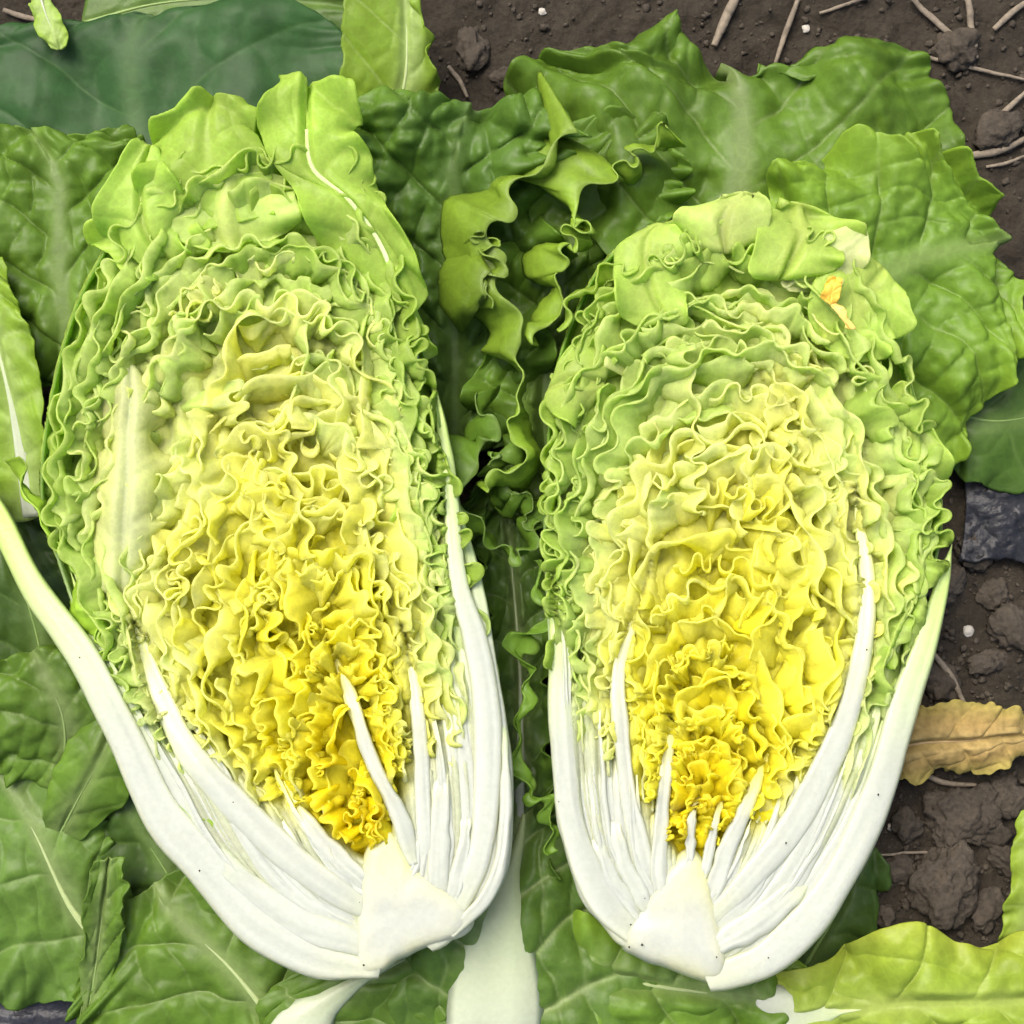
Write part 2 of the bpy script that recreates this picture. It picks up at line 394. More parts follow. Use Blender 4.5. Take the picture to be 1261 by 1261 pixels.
# top right
loose_leaf("broad green leaf with lobed rim fanned out behind the right cabbage half",
    [((830, 380, 70), (900, 380, 70), (960, 370, 70)), ((680, 240, 80), (905, 290, 90), (1120, 260, 85)), ((628, 120, 70), (915, 205, 100), (1185, 190, 80)),
     ((650, 62, 60), (915, 140, 85), (1170, 110, 75)), ((740, 60, 60), (905, 95, 70), (1120, 50, 70)), ((820, 12, 60), (890, 75, 62), (1010, 78, 60))],
    G_MID * 0.95, V_PALE * 0.6, norib=True, rib=(11, 4), ribcol=V_PALE * 0.7, blister=10, cell=52, ruffle=17, wave=140, seed=8.8, undul=34, n=190, m=150)
loose_leaf("yellowish green frilly leaf spreading past the right shoulder of the right cabbage half",
    [((980, 420, 110), (1000, 470, 105), (1050, 560, 90)), ((950, 240, 120), (1060, 380, 125), (1150, 590, 95)), ((980, 190, 120), (1110, 330, 130), (1195, 560, 95)),
     ((1060, 190, 110), (1160, 310, 120), (1215, 500, 90)), ((1140, 200, 95), (1210, 300, 100), (1240, 420, 85)), ((1215, 230, 80), (1240, 300, 80), (1255, 370, 75))],
    G_MID * 1.35, V_PALE * 0.8, norib=True, veinop=0.35, rib=(14, 4), ribcol=V_PALE, blister=10, cell=42, ruffle=18, wave=85, seed=9.3, undul=28, edge=G_LIGHT, n=190, m=150, tatter=7)
loose_leaf("dark green leaf low at the right edge under the frilly yellowish leaf",
    [((1150, 560, 40), (1140, 500, 45), (1150, 430, 50)), ((1210, 600, 38), (1220, 520, 50), (1230, 430, 50)), ((1270, 600, 35), (1290, 510, 45), (1300, 420, 40)), ((1320, 560, 30), (1330, 500, 30), (1330, 440, 30))],
    G_MID2 * 0.9, V_GREEN, rib=(8, 3), ribcol=V_GREEN, blister=4, cell=60, ruffle=6, seed=10.2, n=70, m=60)
# between the heads, low
loose_leaf("narrow deep green leaf standing on edge low in the gap between the two halves",
    [((600, 1080, 60), (640, 1090, 60), (690, 1070, 60)), ((588, 960, 80), (640, 960, 60), (690, 950, 80)), ((580, 840, 90), (640, 830, 55), (690, 830, 80)),
     ((575, 720, 90), (630, 700, 60), (690, 700, 80)), ((570, 610, 80), (620, 580, 60), (680, 590, 70))],
    G_MID2, V_PALE * 0.6, rib=(26, 6), ribh=(8, 3), blister=8, cell=36, ruffle=18, wave=60, seed=11.5, edge=G_MID)
loose_leaf("mid green blistered leaf standing behind the curly rims left of the right half's crown",
    [((640, 620, 60), (680, 630, 70), (740, 600, 70)), ((600, 500, 75), (670, 500, 85), (760, 480, 80)), ((600, 380, 85), (680, 380, 100), (780, 360, 90)), ((640, 280, 90), (720, 270, 105), (830, 260, 90)), ((700, 200, 85), (760, 190, 95), (840, 200, 85)), ((750, 160, 75), (790, 160, 80), (830, 170, 75))],
    G_MID * 0.95, V_PALE * 0.5, norib=True, veinop=0.3, blister=12, cell=38, ruffle=18, wave=80, seed=27.3, undul=22, edge=G_MID * 1.4)
# left lower leaves
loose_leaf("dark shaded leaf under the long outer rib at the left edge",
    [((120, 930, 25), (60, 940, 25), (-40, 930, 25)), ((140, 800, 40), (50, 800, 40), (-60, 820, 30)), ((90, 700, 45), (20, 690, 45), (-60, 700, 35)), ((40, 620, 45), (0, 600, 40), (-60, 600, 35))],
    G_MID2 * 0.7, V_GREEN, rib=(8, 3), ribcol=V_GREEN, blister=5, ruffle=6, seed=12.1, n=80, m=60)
loose_leaf("rounded blistered leaf curling at the left edge below the outer rib",
    [((120, 960, 45), (80, 970, 45), (30, 960, 40)), ((160, 880, 75), (80, 890, 85), (-20, 940, 60)), ((140, 820, 80), (60, 840, 95), (-40, 880, 70)), ((90, 790, 75), (40, 800, 85), (-30, 830, 70))],
    G_MID * 0.95, V_PALE * 0.6, rib=(7, 3), ribcol=V_GREEN, blister=7, cell=34, ruffle=7, seed=13.6, n=80, m=66)
loose_leaf("smooth oval leaf folded beside the outer rib at lower left",
    [((60, 1030, 45), (70, 1035, 45), (90, 1040, 45)), ((62, 980, 65), (95, 985, 75), (150, 990, 65)), ((80, 930, 80), (125, 930, 92), (165, 960, 75)), ((120, 880, 75), (145, 880, 80), (168, 900, 75))],
    G_MID * 1.05, V_PALE * 0.5, rib=(5, 2), ribcol=V_GREEN, blister=3, cell=40, ruffle=3, seed=14.4, n=60, m=50, tatter=2)
loose_leaf("large flat leaf with a pale midrib filling the lower left corner",
    [((180, 1180, 20), (150, 1190, 20), (120, 1230, 20)), ((150, 1060, 40), (90, 1120, 42), (20, 1230, 25)), ((110, 990, 50), (45, 1030, 55), (-50, 1160, 35)), ((60, 955, 50), (0, 960, 50), (-70, 1050, 40)), ((0, 945, 45), (-30, 940, 45), (-70, 970, 40))],
    G_LOW * 1.15, V_PALE * 0.7, rib=(16, 5), ribcol=V_PALE, blister=6, cell=52, ruffle=7, seed=15.2, undul=10, tatter=8)
loose_leaf("slim curled leaf standing up in front of the corner leaf at lower left",
    [((98, 1250, 50), (108, 1250, 50), (125, 1245, 50)), ((100, 1180, 75), (118, 1190, 65), (150, 1160, 75)), ((100, 1110, 90), (128, 1110, 75), (160, 1100, 88)), ((115, 1060, 88), (135, 1055, 85), (155, 1055, 85))],
    G_MID, V_PALE * 0.6, rib=(5, 2), ribcol=V_GREEN, blister=4, cell=28, ruffle=2.5, wave=80, seed=16.9, n=70, m=44)
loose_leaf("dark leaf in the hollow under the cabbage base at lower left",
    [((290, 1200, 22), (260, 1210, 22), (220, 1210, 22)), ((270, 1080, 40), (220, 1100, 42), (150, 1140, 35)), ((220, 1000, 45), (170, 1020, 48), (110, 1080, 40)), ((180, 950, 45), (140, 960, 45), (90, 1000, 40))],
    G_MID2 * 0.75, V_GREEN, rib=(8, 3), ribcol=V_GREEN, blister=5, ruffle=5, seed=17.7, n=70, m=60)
loose_leaf("ribbed green leaf with white base at the bottom left of the wide pale stalk",
    [((350, 1300, 25), (370, 1300, 30), (390, 1300, 25)), ((250, 1310, 45), (330, 1250, 55), (400, 1200, 45)), ((150, 1300, 55), (280, 1190, 70), (380, 1130, 50)), ((90, 1250, 50), (215, 1130, 70), (300, 1080, 50)), ((120, 1140, 50), (190, 1090, 60), (240, 1060, 50))],
    G_MID * 1.0, V_PALE * 0.8, rib=(16, 5), ribcol=V_PALE, blister=9, cell=60, ruffle=8, seed=18.3, undul=8, n=190, m=150)
loose_leaf("green leaf with forked white stalk at the bottom beneath the left cabbage half",
    [((330, 1330, 60), (365, 1330, 65), (400, 1330, 60)), ((320, 1270, 65), (375, 1265, 75), (450, 1275, 60)), ((330, 1225, 65), (430, 1215, 78), (520, 1265, 60)), ((400, 1180, 60), (500, 1180, 75), (560, 1230, 60)), ((480, 1140, 50), (550, 1150, 60), (580, 1190, 50))],
    G_MID * 0.95, V_PALE * 0.9, rib=(125, 100, 40, 14), ribh=(18, 16, 8, 3), blister=6, cell=55, ruffle=6, seed=19.8, n=190, m=150, ribspan=(0, 0.8))
STALK = loose_leaf("long leaf with a broad white stalk running under both halves at the bottom centre",
    [((550, 1340, 55), (605, 1340, 60), (660, 1340, 55)), ((500, 1270, 62), (608, 1265, 85), (800, 1310, 50)), ((505, 1190, 66), (610, 1190, 88), (890, 1250, 46)), ((545, 1100, 62), (618, 1110, 80), (870, 1140, 44)), ((580, 1030, 55), (640, 1030, 70), (770, 1020, 45)), ((600, 960, 50), (650, 960, 55), (690, 960, 45))],
    G_LOW * 1.05, V_PALE * 1.05, rib=(140, 132, 118, 84, 24), ribh=(20, 18, 14, 10, 4), lift=5, blister=11, cell=52, ruffle=8, seed=20.4, undul=14, veinop=0.75, veinw=0.11)
loose_leaf("crumpled green leaf along the bottom between the white stalk and the yellowing corner leaf",
    [((640, 1150, 45), (650, 1180, 50), (650, 1230, 50)), ((740, 1130, 55), (740, 1200, 68), (740, 1300, 55)), ((850, 1160, 60), (850, 1220, 72), (850, 1320, 60)), ((940, 1170, 60), (930, 1230, 70), (920, 1320, 60)), ((990, 1190, 55), (980, 1240, 60), (970, 1300, 55))],
    G_MID * 1.1, V_PALE * 0.7, rib=(18, 6), ribcol=V_PALE, blister=10, cell=56, ruffle=10, wave=90, seed=21.1, undul=16, edge=G_LIGHT, n=190, m=150)
loose_leaf("yellowing light green leaf in the bottom right corner with a white stalk",
    [((890, 1300, 55), (935, 1260, 62), (945, 1200, 55)), ((960, 1330, 60), (1000, 1250, 70), (1010, 1190, 62)), ((1010, 1340, 65), (1060, 1245, 80), (1045, 1160, 75)), ((1090, 1350, 70), (1120, 1235, 92), (1095, 1142, 78)), ((1200, 1350, 75), (1195, 1235, 95), (1180, 1165, 78)), ((1290, 1330, 70), (1275, 1230, 85), (1262, 1150, 72)), ((1340, 1260, 60), (1330, 1210, 66), (1320, 1160, 60))],
    G_BRIGHT * 0.72, np.array([0.45, 0.52, 0.15]), rib=(100, 92, 50, 8), ribh=(14, 12, 6, 2), ribspan=(0, 0.33), ribend=np.array([0.5, 0.6, 0.25]), blister=11, cell=60, ruffle=4.5, tatter=1.5, wave=190, seed=22.6, edge=np.array([0.40, 0.46, 0.05]), undul=26, n=190, m=150)
loose_leaf("yellow green leaf sliver at the right edge above the corner leaf",
    [((1230, 1190, 40), (1260, 1190, 45), (1300, 1190, 40)), ((1238, 1110, 60), (1275, 1100, 65), (1310, 1100, 60)), ((1250, 1040, 60), (1280, 1030, 65), (1310, 1040, 55)), ((1265, 1000, 55), (1285, 990, 55), (1305, 1000, 50))],
    G_BRIGHT * 0.75, V_PALE, rib=(8, 3), blister=4, ruffle=5, seed=23.9, n=60, m=44)
loose_leaf("dark leaf peeping out from under the right foot of the right cabbage half",
    [((960, 1180, 22), (990, 1190, 22), (1020, 1190, 22)), ((980, 1090, 35), (1030, 1120, 40), (1070, 1150, 32)), ((1010, 1030, 38), (1055, 1060, 42), (1082, 1100, 35)), ((1050, 1020, 35), (1075, 1040, 36), (1085, 1070, 32))],
    G_MID2 * 0.7, V_GREEN, rib=(7, 3), ribcol=V_GREEN, blister=5, ruffle=6, seed=24.4, n=60, m=50)

# the withered leaf on the soil
loose_leaf("withered brown and yellow leaf lying on the soil at the right",
    [((1085, 950, 14), (1075, 930, 18), (1085, 900, 16)), ((1130, 955, 20), (1130, 915, 36), (1130, 872, 30)), ((1180, 948, 22), (1190, 912, 42), (1205, 866, 34)), ((1225, 935, 20), (1235, 905, 32), (1235, 880, 26)), ((1275, 915, 14), (1280, 905, 18), (1280, 895, 16))],
    np.array([0.34, 0.22, 0.08]), np.array([0.50, 0.42, 0.16]), rib=(6, 3), ribcol=np.array([0.5, 0.36, 0.18]), ribend=np.array([0.35, 0.22, 0.1]), group=None, name="withered_leaf", cat="dry leaf",
    blister=6, cell=34, ruffle=5, wave=120, tatter=12, undul=17, seed=25.5, n=130, m=100, mat=M_DRY, edge=np.array([0.40, 0.36, 0.08]))

# ------------------------------------------------------------------ the cabbage halves
def shade_of(f, n):
    """pigment of a blade by how deep in the head its layer lies: deep yellow heart to green outer leaves"""
    st = [0.0, 0.20, 0.40, 0.58, 0.69, 0.79, 0.90, 1.1]
    cs = np.array([[0.95, 0.84, 0.018], [0.95, 0.895, 0.055], [0.93, 0.915, 0.16], [0.92, 0.93, 0.34], [0.84, 0.90, 0.38],
                   [0.70, 0.83, 0.28], [0.55, 0.72, 0.16], [0.42, 0.59, 0.07]])
    f = f + 0.095 * n
    return np.stack([np.interp(f, st, cs[:, k]) for k in range(3)], -1)

class Head:
    def __init__(self, root, outline, C, ribs, seed):
        self.root, self.C, self.seed = root, np.array(C, float), seed
        self.O = spline(outline, 900); self.ribs = ribs
        self.rng = np.random.default_rng(seed)
        smp = []
        for r in ribs:
            s = spline(r, 60); smp.append(s)
        self.rs = np.vstack(smp)                # x, y, width samples of every drawn rib
    shade = staticmethod(shade_of); rimpale = 0.22; shift = (0.0, 0.0, 0.0); shingle = 0.62; sink = 34.0
    def shift_at(self, xy): return self.shift[0] + (self.shift[1] - self.shift[0]) * sstep(-70, 70, xy[..., 0] - self.C[0] - self.shift[2] * (self.C[1] - xy[..., 1]))
    def at(self, tau):
        x = np.clip(tau, 0, 1) * (len(self.O) - 1); i = np.arange(len(self.O))
        return np.stack([np.interp(x, i, self.O[:, k]) for k in (0, 1)], -1)
    def f_of(self, xy):
        """layer fraction of plane points: distance from the focus over the outline's distance in that direction"""
        d = xy - self.C; a = np.arctan2(d[..., 0], -d[..., 1])
        do = self.O - self.C; ao = np.arctan2(do[:, 0], -do[:, 1]); ro = np.linalg.norm(do, axis=1)
        o = np.argsort(ao)
        return np.linalg.norm(d, axis=-1) / np.interp(a, ao[o], ro[o])
    def near_rib(self, xy):
        r = np.full(len(xy), 9e9)
        for a in range(0, len(xy), 4000):
            d = np.hypot(xy[a:a + 4000, None, 0] - self.rs[None, :, 0], xy[a:a + 4000, None, 1] - self.rs[None, :, 1]) - self.rs[None, :, 2] * 0.5
            r[a:a + 4000] = d.min(1)
        return r

class Strip(Head):
    """a frilled leaf rim that belongs to no head: same maker, its own path and pigment"""
    rimpale = 0.10; shingle = 0.2; sink = 0.0
    def __init__(self, root, path, green, seed):
        self.root, self.C, self.seed = root, np.zeros(2), seed
        self.O = spline(path, 400); self.green = np.array(green); self.rng = np.random.default_rng(seed)
    def shade(self, f, n): return self.green * (1 + 0.22 * n[..., None])
    def f_of(self, xy): return np.ones(xy.shape[:-1])
    def near_rib(self, xy): return np.full(len(xy), 99.0)

def frill(H, f, t0, t1, lam, omega, depth, z0=0.0, lean=0.5, calm=None, th=2.3, f1=None, rows=9, colshift=0.0, name="leaf", mat=None):
    """one leaf of the head, cut through: a thin sheet standing under the cut face whose rim meanders along its layer"""
    rng = H.rng; sd = rng.uniform(0, 100)
    tau = np.linspace(t0, t1, 200)
    ff = f if f1 is None else f + (f1 - f) * np.linspace(0, 1, 200)[:, None]
    c = H.C + np.asarray(ff) * (H.at(tau) - H.C)
    c = c + 7 * np.stack([noise3(tau * 9, sd, 1.0), noise3(tau * 9, sd, 7.0)], -1)
    L = np.concatenate([[0], np.cumsum(np.linalg.norm(np.diff(c, axis=0), axis=1))])
    total = L[-1]
    # sine-generated meander: heading swings to and fro, harder in some places than in others
    step = 3.4; N = int(total * 3.2 / step) + 40
    s = np.arange(N) * step
    om = omega * (0.68 + 0.55 * noise3(s / (lam * 1.9), sd, 2.0))
    phase = 2 * np.pi * s / lam + 4.6 * noise3(s / (lam * 1.9), sd, 3.0)
    th_ = om * np.sin(phase) + 0.6 * np.clip(noise3(s / (lam * 1.5), sd, 33.0) + 0.2, 0, 1) * np.sin(phase * 2.7 + sd) + 0.55 * noise3(s / (lam * 0.36), sd, 4.0) + 0.35 * noise3(s / (lam * 1.1), sd, 5.0)
    if calm is not None:
        pass
    x = np.cumsum(np.cos(th_)) * step; y = np.cumsum(np.sin(th_)) * step
    k = int(lam * 1.6 / step) | 1
    ker = np.hanning(k + 2)[1:-1]; ker /= ker.sum()
    ys = np.convolve(np.pad(y, k // 2, mode='reflect', reflect_type='odd'), ker, 'valid'); y = y - ys
    xs = np.convolve(np.pad(x, k // 2, mode='reflect', reflect_type='odd'), ker, 'valid')
    ok = xs <= total
    x, y, xs, s = x[ok], y[ok], xs[ok], s[ok]
    n = len(x)
    if n < 12: return None
    am = np.ones(n)
    if calm is not None: am = sstep(calm[0], calm[1], xs / total)
    am = am * sstep(0, 18, total - xs + 6)
    tg = np.gradient(c, axis=0); tg /= np.linalg.norm(tg, axis=1, keepdims=True); nm = np.stack([-tg[:, 1], tg[:, 0]], -1)
    ipx = lambda q, X: np.stack([np.interp(X, L, q[:, k]) for k in (0, 1)], -1)
    zrim = z0 + 6.0 * np.sin(phase[ok] * 0.5 + sd) * om[ok] / 1.5 + 11 * noise3(xs / 55, sd, 6.0) + 9 * noise3(s / (lam * 0.6), sd, 8.0)
    big = noise3(xs / 60, sd, 9.0)
    cc = H.C - c[len(c) // 2]; sg = 1.0 if (nm[len(c) // 2] * cc).sum() > 0 else -1.0
    ln = sg * H.shingle + lean * (0.85 * big + 0.75 * noise3(s / (lam * 0.7), sd, 12.0))
    P = np.zeros((n, rows, 3)); tt = np.linspace(0, 1, rows) ** 1.25
    for j, t in enumerate(tt):
        a = am * (0.22 + 0.78 * math.exp(-2.1 * t))                 # the rim flares, the foot is nearly straight
        curl = 0.30 * math.sin(min(1, t * 2.6) * math.pi) * noise3(s / (lam * 0.45), sd, 15.0)
        X = np.clip(xs + (x - xs) * a, 0, total)
        Y = y * a + depth * (ln * (1 - (1 - t) ** 1.6) + curl * 0.7) * (0.3 + 0.7 * am)
        pt = ipx(c, X) + ipx(nm, X) * Y[:, None]
        wr = 1.7 * noise3(s / 9, t * 4.5, sd + 31) + 1.3 * noise3(s / 5, t * 2.0, sd + 37)
        P[:, j, :2] = pt + wr[:, None] * ipx(nm, X) * (t > 0)
        P[:, j, 2] = ZC + zrim * (1 - t) - depth * t ** 1.1 + 4 * noise3(s / 22, t * 3, sd)
    tv = t0 + (t1 - t0) * xs / total
    P[..., 2] -= H.sink * (1 - sstep(0.10, 0.16, np.minimum(tv, 1 - tv)))[:, None]
    P[..., 2] -= H.sink * (1 - sstep(14, 34, np.linalg.norm(P[..., :2] - H.C, axis=-1)))
    xy = P[:, :, :2].reshape(-1, 2)
    dr = H.near_rib(xy).reshape(n, rows)
    P[..., 2] -= 24 * (1 - sstep(-5, 3, dr))
    fr = H.f_of(P[:, :, :2]) + colshift
    nz = 1.1 * (hash3(int(sd * 1000), 3, 5) - 0.5) + noise3(s / 90, sd, 20.0)[:, None] + 0.5 * noise3(s / 22, sd, 21.0)[:, None] + np.zeros((n, rows))
    col = H.shade(fr - H.shift_at(P[..., :2]), nz)
    # leaf rims are paler than the faces below, the foot of each leaf whitens into its rib
    col = col * (1 + 0.07 * noise3(s[:, None] / 7, tt[None] * 3.0, sd + 41) + 0.07 * noise3(s[:, None] / 26, tt[None] * 2.0, sd + 43))[..., None]
    rimw = np.zeros((n, rows)); rimw[:, 0] = H.rimpale; rimw[:, 1] = H.rimpale * 0.3
    pale = np.array([0.92, 0.91, 0.55])
    col = col * (1 - rimw[..., None]) + (0.5 * pale + 0.5 * np.minimum(col * 1.5, 0.92)) * rimw[..., None]
    if calm is not None:
        wv = (1 - sstep(calm[0] * 0.3, calm[1] * 1.05, xs / total))[:, None, None] * 0.85
        col = col * (1 - wv) + np.array([0.86, 0.88, 0.62]) * wv
    Wp = W(P[..., 0], P[..., 1], P[..., 2])
    V, F, Cc = thick(Wp, th, col)
    return mesh_obj(name, V, F, mat or M_FRILL, H.root, Cc)

def cut_rib(H, pts, z=0.0, depth=80.0, name="midrib", tint=None, intip=30.0, inbase=3.5):
    """a thick white rib sliced lengthwise: cut face, rounded shoulders, body going down under it"""
    p = np.array(pts, float)
    d = p[-1, :2] - p[-2, :2]; d /= np.linalg.norm(d)
    p = np.vstack([p, [*(p[-1, :2] + d * 26), p[-1, 2] * 0.6]])         # runs on into the core
    s = spline(p, 80); n = len(s); rng = H.rng; sd = rng.uniform(0, 100)
    w = s[:, 2] * (1 + 0.07 * noise3(np.linspace(0, 9, n), sd, 0.0))
    w[:5] *= np.array([0.25, 0.5, 0.7, 0.85, 0.95])
    t = np.gradient(s[:, :2], axis=0); t /= np.linalg.norm(t, axis=1, keepdims=True); nm = np.stack([-t[:, 1], t[:, 0]], -1)
    prof = [(-0.52, -depth), (-0.515, -depth * 0.5), (-0.51, -16), (-0.50, -7), (-0.46, -2.2), (-0.38, -0.4), (-0.26, 0.5), (-0.12, 0.0), (0.0, 0.5), (0.12, 0.1),
            (0.26, 0.5), (0.38, -0.4), (0.46, -2.2), (0.50, -7), (0.51, -16), (0.515, -depth * 0.5), (0.52, -depth)]
    m = len(prof); P = np.zeros((n, m, 3)); C = np.zeros((n, m, 3))
    ss = np.linspace(0, 1, n)
    white = np.array([0.44, 0.465, 0.395]); yel = np.array([0.50, 0.53, 0.25]) if tint is None else np.array(tint)
    zz = z - intip * (1 - sstep(0, 0.42, ss)) - inbase * sstep(0.82, 1.0, ss)
    nx = np.linspace(0, n / 6.0, n)
    loc = shade_of(H.f_of(s[:, :2]) - H.shift_at(s[:, :2]), 0.0) * 0.86 + 0.04
    for j, (a, dd) in enumerate(prof):
        wob = 1.6 * noise3(nx, (a > 0) * 5.0, sd)
        P[:, j, :2] = s[:, :2] + nm * (w * a + wob * abs(a) * 2)[:, None]
        P[:, j, 2] = ZC + zz + dd + (1.5 * noise3(nx * 0.35, j * 0.6, sd + 3) if dd > -10 else 0)
        e = 0.95 * (1 - sstep(0.0, 0.48, ss)) + 0.30 * (abs(a) > 0.4) + 0.25 * sstep(0.86, 0.97, ss)
        st = 1 + 0.11 * noise3(np.linspace(0, 2.5, n), j * 1.7, sd + 6) + 0.03 * noise3(np.linspace(0, 30, n), j * 0.9, sd + 8)
        e = np.clip(e, 0, 1)
        e1 = np.clip(0.30 * (abs(a) > 0.4) + 0.25 * sstep(0.86, 0.97, ss), 0, 1)[:, None]; e2 = (1 - sstep(0.0, 0.5, ss))[:, None] * 0.9
        cw = white[None] * (1 - e1) + yel[None] * e1
        C[:, j] = (cw * (1 - e2) + loc * e2) * st[:, None]
    P = W(P[..., 0], P[..., 1], P[..., 2])
    F = grid_faces(n, m)
    ends = [tuple(range(m)), tuple(reversed(range((n - 1) * m, n * m)))]
    return mesh_obj(name, P, [tuple(f) for f in F[:, ::-1]] + ends, M_RIB, H.root, C)

def bed(H):
    """the packed leaf faces deeper in the head, seen down in the folds"""
    nt, nf = 420, 130
    tau = np.linspace(0, 1, nt)[:, None]; f = np.linspace(0.02, 0.99, nf)[None, :]
    o = H.at(tau[:, 0])[:, None]
    xy = H.C + f[..., None] * (o - H.C)
    x, y = xy[..., 0], xy[..., 1]
    wx = x + 9 * noise3(x / 30, y / 30, H.seed); wy = y + 9 * noise3(x / 30, y / 30, H.seed + 5)
    fold = np.abs(noise3(wx / 17, wy / 17, 3.1)) * 20 + np.abs(noise3(wx / 38, wy / 38, 8.8)) * 22
    foot = 1 - sstep(0.13, 0.25, np.minimum(tau, 1 - tau) + 0.02 * noise3(x / 30, y / 30, 4.0))
    z = ZC - 47 + fold * 0.8 - 22 * sstep(0.90, 0.99, f)
    fib = np.abs(noise3(f * 26, tau * 5, H.seed)) + 0.5 * np.abs(noise3(f * 60, tau * 9, H.seed + 2))
    fib = fib * sstep(0.02, 0.10, np.minimum(tau, 1 - tau)) + 0.5 * (1 - sstep(0.02, 0.10, np.minimum(tau, 1 - tau)))
    z = z * (1 - foot) + (ZC - 11 + 4.0 * (1 - sstep(0.02, 0.11, np.minimum(tau, 1 - tau))) + 8 * fib * sstep(0.02, 0.10, np.minimum(tau, 1 - tau)) - 26 * sstep(0.88, 0.99, f)) * foot
    nz = noise3(x / 60, y / 60, 1.0)
    c = shade_of(f - H.shift_at(xy) + 0.03 * noise3(x / 40, y / 40, 2.0), nz)
    wc = np.array([0.73, 0.76, 0.58]) * (0.94 + 0.10 * fib)[..., None]; tip = sstep(0.35, 1.0, 1 - foot)[..., None]
    c = c * (1 - foot[..., None]) + wc * foot[..., None]
    P = W(x, y, z)
    V, F, Cc = thick(P, 3.0, c)
    return mesh_obj("inner_leaf", V, F, M_FRILL, H.root, Cc)

def shell(H, axis_top, squash, name="outer_leaf"):
    """the rounded underside of the half: the outermost leaves seen from outside"""
    n, m = 160, 26
    tau = np.linspace(0, 1, n); o = H.C + 0.985 * (H.at(tau) - H.C)
    base = H.C + np.array([0, 70.0]); top = np.array(axis_top, float)
    # nearest point on the axis for each outline point
    d = top - base; u = np.clip(((o - base) @ d) / (d @ d), 0.02, 0.97); ax = base + u[:, None] * d
    a = np.linspace(0, np.pi / 2, m)
    P = np.zeros((n, m, 3))
    hw = np.linalg.norm(o - ax, axis=1)
    rz = np.minimum(ZC - 18, 60 + hw * squash)
    for j in range(m):
        P[:, j, :2] = ax + (o - ax) * math.cos(a[j]); P[:, j, 2] = ZC - 26 - rz * math.sin(a[j]) * 0.86
    P[..., 2] = np.maximum(P[..., 2], 12) + 3 * fbm(P[..., 0] / 30, P[..., 1] / 30, H.seed, 2)
    u2 = u[:, None] + np.zeros((n, m))
    g = sstep(0.25, 0.75, u2)[..., None]
    C = np.array([0.72, 0.77, 0.58]) * (1 - g) + np.array([0.30, 0.50, 0.08]) * g
    Wp = W(P[..., 0], P[..., 1], P[..., 2])
    V, F, Cc = thick(Wp, 3.0, C)
    return mesh_obj(name, V, F, M_FRILL, H.root, Cc)

def core(H, poly, depth=120):
    p = spline(poly + [poly[0]], 90)[:-1]; n = len(p)
    p = sum(np.roll(p, k, axis=0) for k in range(-4, 5)) / 9.0; ctr = p.mean(0); p = ctr + (p - ctr) * 1.05
    p = p + 2.0 * np.stack([noise3(p[:, 0] / 16, p[:, 1] / 16, 1.5), noise3(p[:, 0] / 16, p[:, 1] / 16, 7.5)], -1)
    rings = [(1.06, -depth), (1.05, -depth * 0.5), (1.03, -18), (1.0, -10), (0.95, -5), (0.88, -1.8), (0.74, 0.2), (0.5, 0.7), (0.25, 1.0)]
    P = np.zeros((len(rings), n, 3)); C = np.zeros((len(rings), n, 3))
    for i, (k, d) in enumerate(rings):
        q = ctr + (p - ctr) * k; P[i, :, :2] = q; P[i, :, 2] = ZC + 2 + d + (2.2 * noise3(q[:, 0] / 24, q[:, 1] / 24, 3.3) if d > -12 else 0)
        e = 0.8 * np.clip((k - 0.5) / 0.45, 0, 1) ** 2 * (0.55 + 0.45 * noise3(q[:, 0] / 22, q[:, 1] / 22, 6.0))
        top = (1 - sstep(H.C[1] - 40, H.C[1] + 60, q[:, 1]))
        e = np.clip(e + 0.7 * top, 0, 1)
        C[i] = np.array([0.45, 0.47, 0.40]) * (1 - e[:, None]) + np.array([0.58, 0.585, 0.30]) * e[:, None]
    Wp = W(P[..., 0], P[..., 1], P[..., 2]).reshape(-1, 3)
    F = [tuple(f) for f in grid_faces(len(rings), n, wrap=True)[:, ::-1]]
    k = len(Wp); Wp = np.vstack([Wp, Wp[-n:].mean(0)]); C = np.vstack([C.reshape(-1, 3), C[-1].mean(0)[None]])
    b = (len(rings) - 1) * n
    F += [(b + (j + 1) % n, b + j, k) for j in range(n)][::1]
    return mesh_obj("core", Wp, F, M_RIB, H.root, C)

